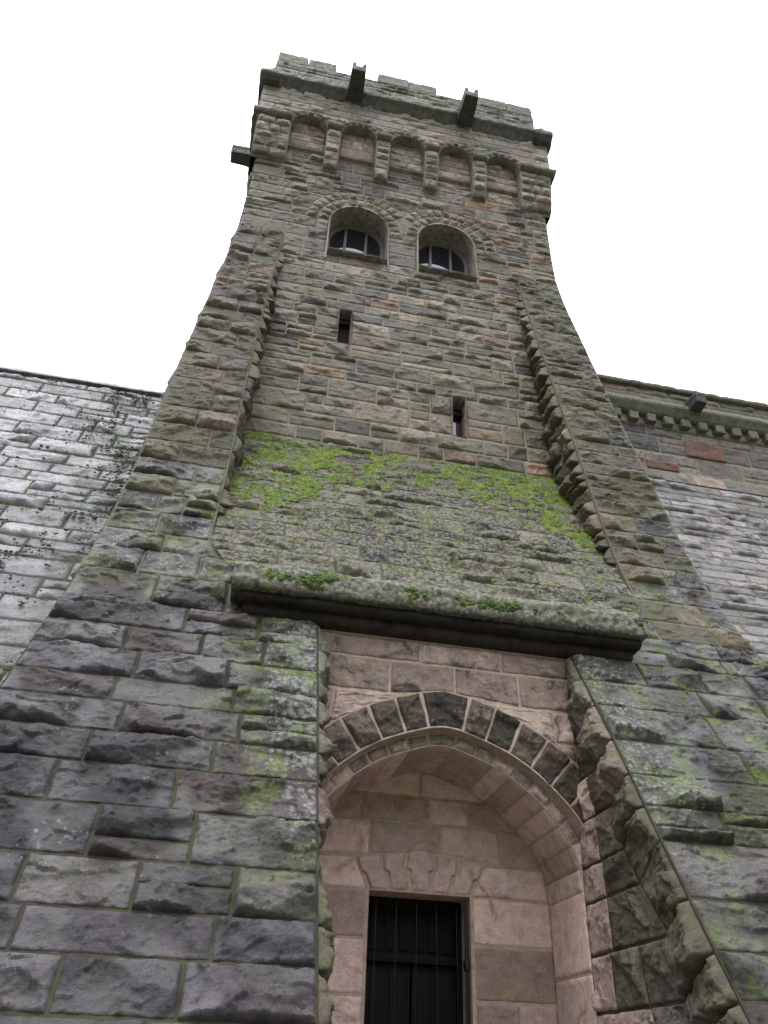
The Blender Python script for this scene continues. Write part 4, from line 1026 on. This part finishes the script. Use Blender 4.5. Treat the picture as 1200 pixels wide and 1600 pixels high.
stones(mb, layout(14.16, 14.62, lambda v: XR0, lambda v: XR1, (.2, .28), (.6, 1.3), 741, split=0), S, .035, relief=.05, seed=742, tintf=grow(lambda x, y, z: .7 + 0 * x))
sheet(mb, S, np.linspace(XR0, XR1, 10), np.linspace(14.1, 14.65, 3), .004)
fin(mb, 'parapet', [M_dam, M_moM], right)
mb = MB(); extrude(mb, [(YR - .22, 14.62), (YR - .24, 14.74), (YR - .1, 14.84), (YR + .3, 14.86), (YR + .5, 14.62)], XR0, XR1, .07, .02, 751, tint=(.4, .4, 0, .5), lumpy=.01); fin(mb, 'coping', [M_trim], right)
x = XC + 3.75; 
while x < XC + 16:
    mb = MB(); box_grid(mb, x, x + .25, YR - .20, YR + .1, 13.46, 13.71, .05, .014, int(x * 100), .03, (np.random.RandomState(int(x * 99)).rand(), .4, 0, .6)); fin(mb, 'corbel_block', [M_trim], right)
    x += .463
mb = MB(); extrude(mb, [(YR - .03, 13.42), (YR - .03, 13.70), (YR + .2, 13.70), (YR + .2, 13.42)], XR0, XR1, .1, .006, 761, tint=(.5, .9, 0, 0)); fin(mb, 'corbel_backing', [M_dam], right)
spout('water_spout', right, (XC + 7.85, YR - .2, 13.98), (0, -1, 0), .42, .34, .32)
mb = MB(); S = surf(lambda x, z: (x, YR - .03 + 0 * np.asarray(x, float), z), 1)
stones(mb, [(redq[0], redq[1], redq[0], redq[1], redq[2], redq[3])], S, .03, relief=.05, joint=.012, seed=770, flat=1, sink=-.06)
stones(mb, [(red2[0], red2[1], red2[0], red2[1], red2[2], red2[3])], S, .03, relief=.05, joint=.012, seed=771, flat=1, sink=-.06)
fin(mb, 'red_block', [M_red], right)['label'] = 'rusty red block'

left = tag(empty('spillway_wall', (XC - 9, 13.5, GZ)), 'pale wet bleached stone spillway face left of the tower, spotted with dark moss', 'wall', kind='thing')
mb = MB()
def ys(z):
    z = np.asarray(z, float); return yd(np.minimum(z, 11.95)) + np.where(z > 11.6, (np.maximum(z - 11.6, 0) / .36) ** 2 * .35, 0)
Sl = surf(lambda x, z: (x, ys(z), z), 1)
g_sp = grow(lambda x, y, z: np.clip(sstep(-6.6, -4.8, x + .12 * (z - 8)) * 1.1 + .08, 0, 1.1))
lay = layout(2.8, 11.9, lambda v: XC - 12.6, lambda v: XC - 3.95, (.34, .50), (.6, 1.35), 801, split=.35)
stones(mb, lay, Sl, .03, relief=.06, joint=.012, seed=802, flat=.5, tintf=g_sp)
lay = layout(-1.6, 2.8, lambda v: XC - 12.6, lambda v: XC - 3.95, (.4, .5), (.8, 1.5), 803, split=0)
stones(mb, lay, Sl, .1, relief=.08, joint=.012, seed=804, tintf=g_sp)
lay = layout(-1.6, 11.9, lambda v: XC - 26, lambda v: XC - 12.6, (.4, .55), (.8, 1.5), 805, split=0)
stones(mb, lay, Sl, .15, relief=.08, joint=.012, seed=806, tintf=g_sp)
sheet(mb, Sl, np.linspace(XC - 26, XC - 3.6, 24), np.concatenate([np.linspace(-1.6, 11.5, 46), np.linspace(11.55, 11.97, 10)]), .004)
face = fin(mb, 'spillway_face', [M_spill, M_moS], left)
mb = MB(); extrude(mb, [(13.35, 11.80), (13.45, 11.96), (13.8, 12.06), (15, 11.9), (15, 11.5)], XC - 26, XC - 3.6, .09, .02, 811, tint=(.2, .3, 0, .6)); fin(mb, 'crest_stone', [M_spill], left)

# ------------------------------------------------------------------ moss growth (uncountable)
def clumps(name, pts, mat, label, cat, smin, smax, seed, up=.55):
    """many small lumpy tufts: a low dome of 13 verts each, jittered"""
    rs = np.random.RandomState(seed); pts = np.array(pts); n = len(pts)
    base = [(0, 0, 1)] + [(cos(a) * .75, sin(a) * .75, .62) for a in np.arange(6) * pi / 3] + [(cos(a + .5) * 1.05, sin(a + .5) * 1.05, -.15) for a in np.arange(6) * pi / 3]
    base = np.array(base); F = []
    for i in range(6):
        j = (i + 1) % 6; F.append((0, 1 + i, 1 + j, 1 + j)); F.append((1 + i, 7 + i, 7 + j, 1 + j))
    T = [(0, 1 + i, 1 + (i + 1) % 6) for i in range(6)] + [(1 + i, 7 + i, 7 + (i + 1) % 6) for i in range(6)] + [(1 + i, 7 + (i + 1) % 6, 1 + (i + 1) % 6) for i in range(6)]
    T = np.array(T)
    s = rs.uniform(smin, smax, n) * (.5 + rs.rand(n)); J = base[None] * (1 + .35 * (rs.rand(n, 13, 3) - .5))
    N = pts[:, 3:6]; t1 = np.cross(N, [1, .01, 0]); t1 /= np.linalg.norm(t1, axis=1, keepdims=True); t2 = np.cross(N, t1)
    V = pts[:, None, :3] + s[:, None, None] * (J[..., 0:1] * t1[:, None] * 1.0 + J[..., 1:2] * t2[:, None] + J[..., 2:3] * N[:, None] * up)
    FF = (T[None] + (np.arange(n) * 13)[:, None, None]).reshape(-1, 3)
    o = finish(name, V.reshape(-1, 3), FF, mat, None, None, None, True); tag(o, label, cat, None, 'stuff'); return o
rs = np.random.RandomState(44)
pts = []
N_ = 150000
x = rs.uniform(-3.0, 3.0, N_); z = rs.uniform(5.0, 9.68, N_)
dens = (sstep(7.6, 9.2, z) * np.clip(sstep(.15, -.6, x) + .9 * sstep(.6, 1.5, x) * sstep(9.9, 9.2, z) * 1.0 + .25, 0, 1) + .55 * sstep(-1.2, -2.3, x) * sstep(6.5, 7.6, z) + .8 * sstep(0, .5, x - 1.3 - (9.4 - z) * .42) * sstep(6.2, 8.2, z) + .06)
nzv = fbm(x * 1.5, z * 1.8, 71, 4, .6) * .8 + .42
keep = (nzv * dens > .15 + .22 * rs.rand(N_) ** 2) | ((fbm(x * 5, z * 7, 72, 3) > .55) & (rs.rand(N_) < .15 + .3 * dens))
x, z = x[keep], z[keep]; P, Nn = S_apr(x + XC, z)
clumps('moss_carpet', np.concatenate([P + Nn * .022, Nn], 1), M_moss, 'bright green moss carpeting the sloping stone apron above the doorway', 'moss', .006, .018, 5, .4)
N_ = 14000; x = rs.uniform(-2.5, 2.5, N_); t = rs.rand(N_)
keep = fbm(x * 1.3, t * .9, 75, 4, .65) > .02 + .35 * np.abs(t - .5) + .25 * rs.rand(N_); x, t = x[keep], t[keep]
y = 8.345 + .28 * t ** 2 ; zz = 4.74 + .36 * t ** .7; P = np.stack([x + XC, y, zz], 1); Nn = np.stack([0 * x, -(1 - .7 * t), .35 + .7 * t], 1); Nn /= np.linalg.norm(Nn, axis=1, keepdims=True)
n = NT('deep_moss'); M_moss2 = n.done(n.ramp(n.noise(8, 5, .7), [(.32, (.02, .04, .008)), (.55, (.06, .10, .012)), (.75, (.16, .20, .02))]), .9)
clumps('lip_moss', np.concatenate([P - Nn * .0, Nn], 1), M_moss2, 'dark green moss cushions growing along the doorway lip moulding', 'moss', .010, .028, 6, .9)
N_ = 20000; x = rs.uniform(-9.5, -3.95, N_); z = rs.uniform(3.0, 11.85, N_)
d = sstep(-6.3, -4.4, x) ; pch = fbm(x * 1.1, z * 1.1, 81, 4, .6)
keep = (rs.rand(N_) < (.03 + .30 * d * np.clip(.5 + pch, 0, 1.3))) | ((pch * .8 + d * .60 > .50) & (rs.rand(N_) < .9))
x, z = x[keep], z[keep]; P, Nn = Sl(x + XC, z)
clumps('spillway_moss', np.concatenate([P + Nn * .05, Nn], 1), M_dmoss, 'dark moss tufts dotting the pale spillway stones beside the tower', 'moss', .008, .024, 7, .7)
print('verts', sum(len(o.data.vertices) for o in bpy.data.objects if o.type == 'MESH'))
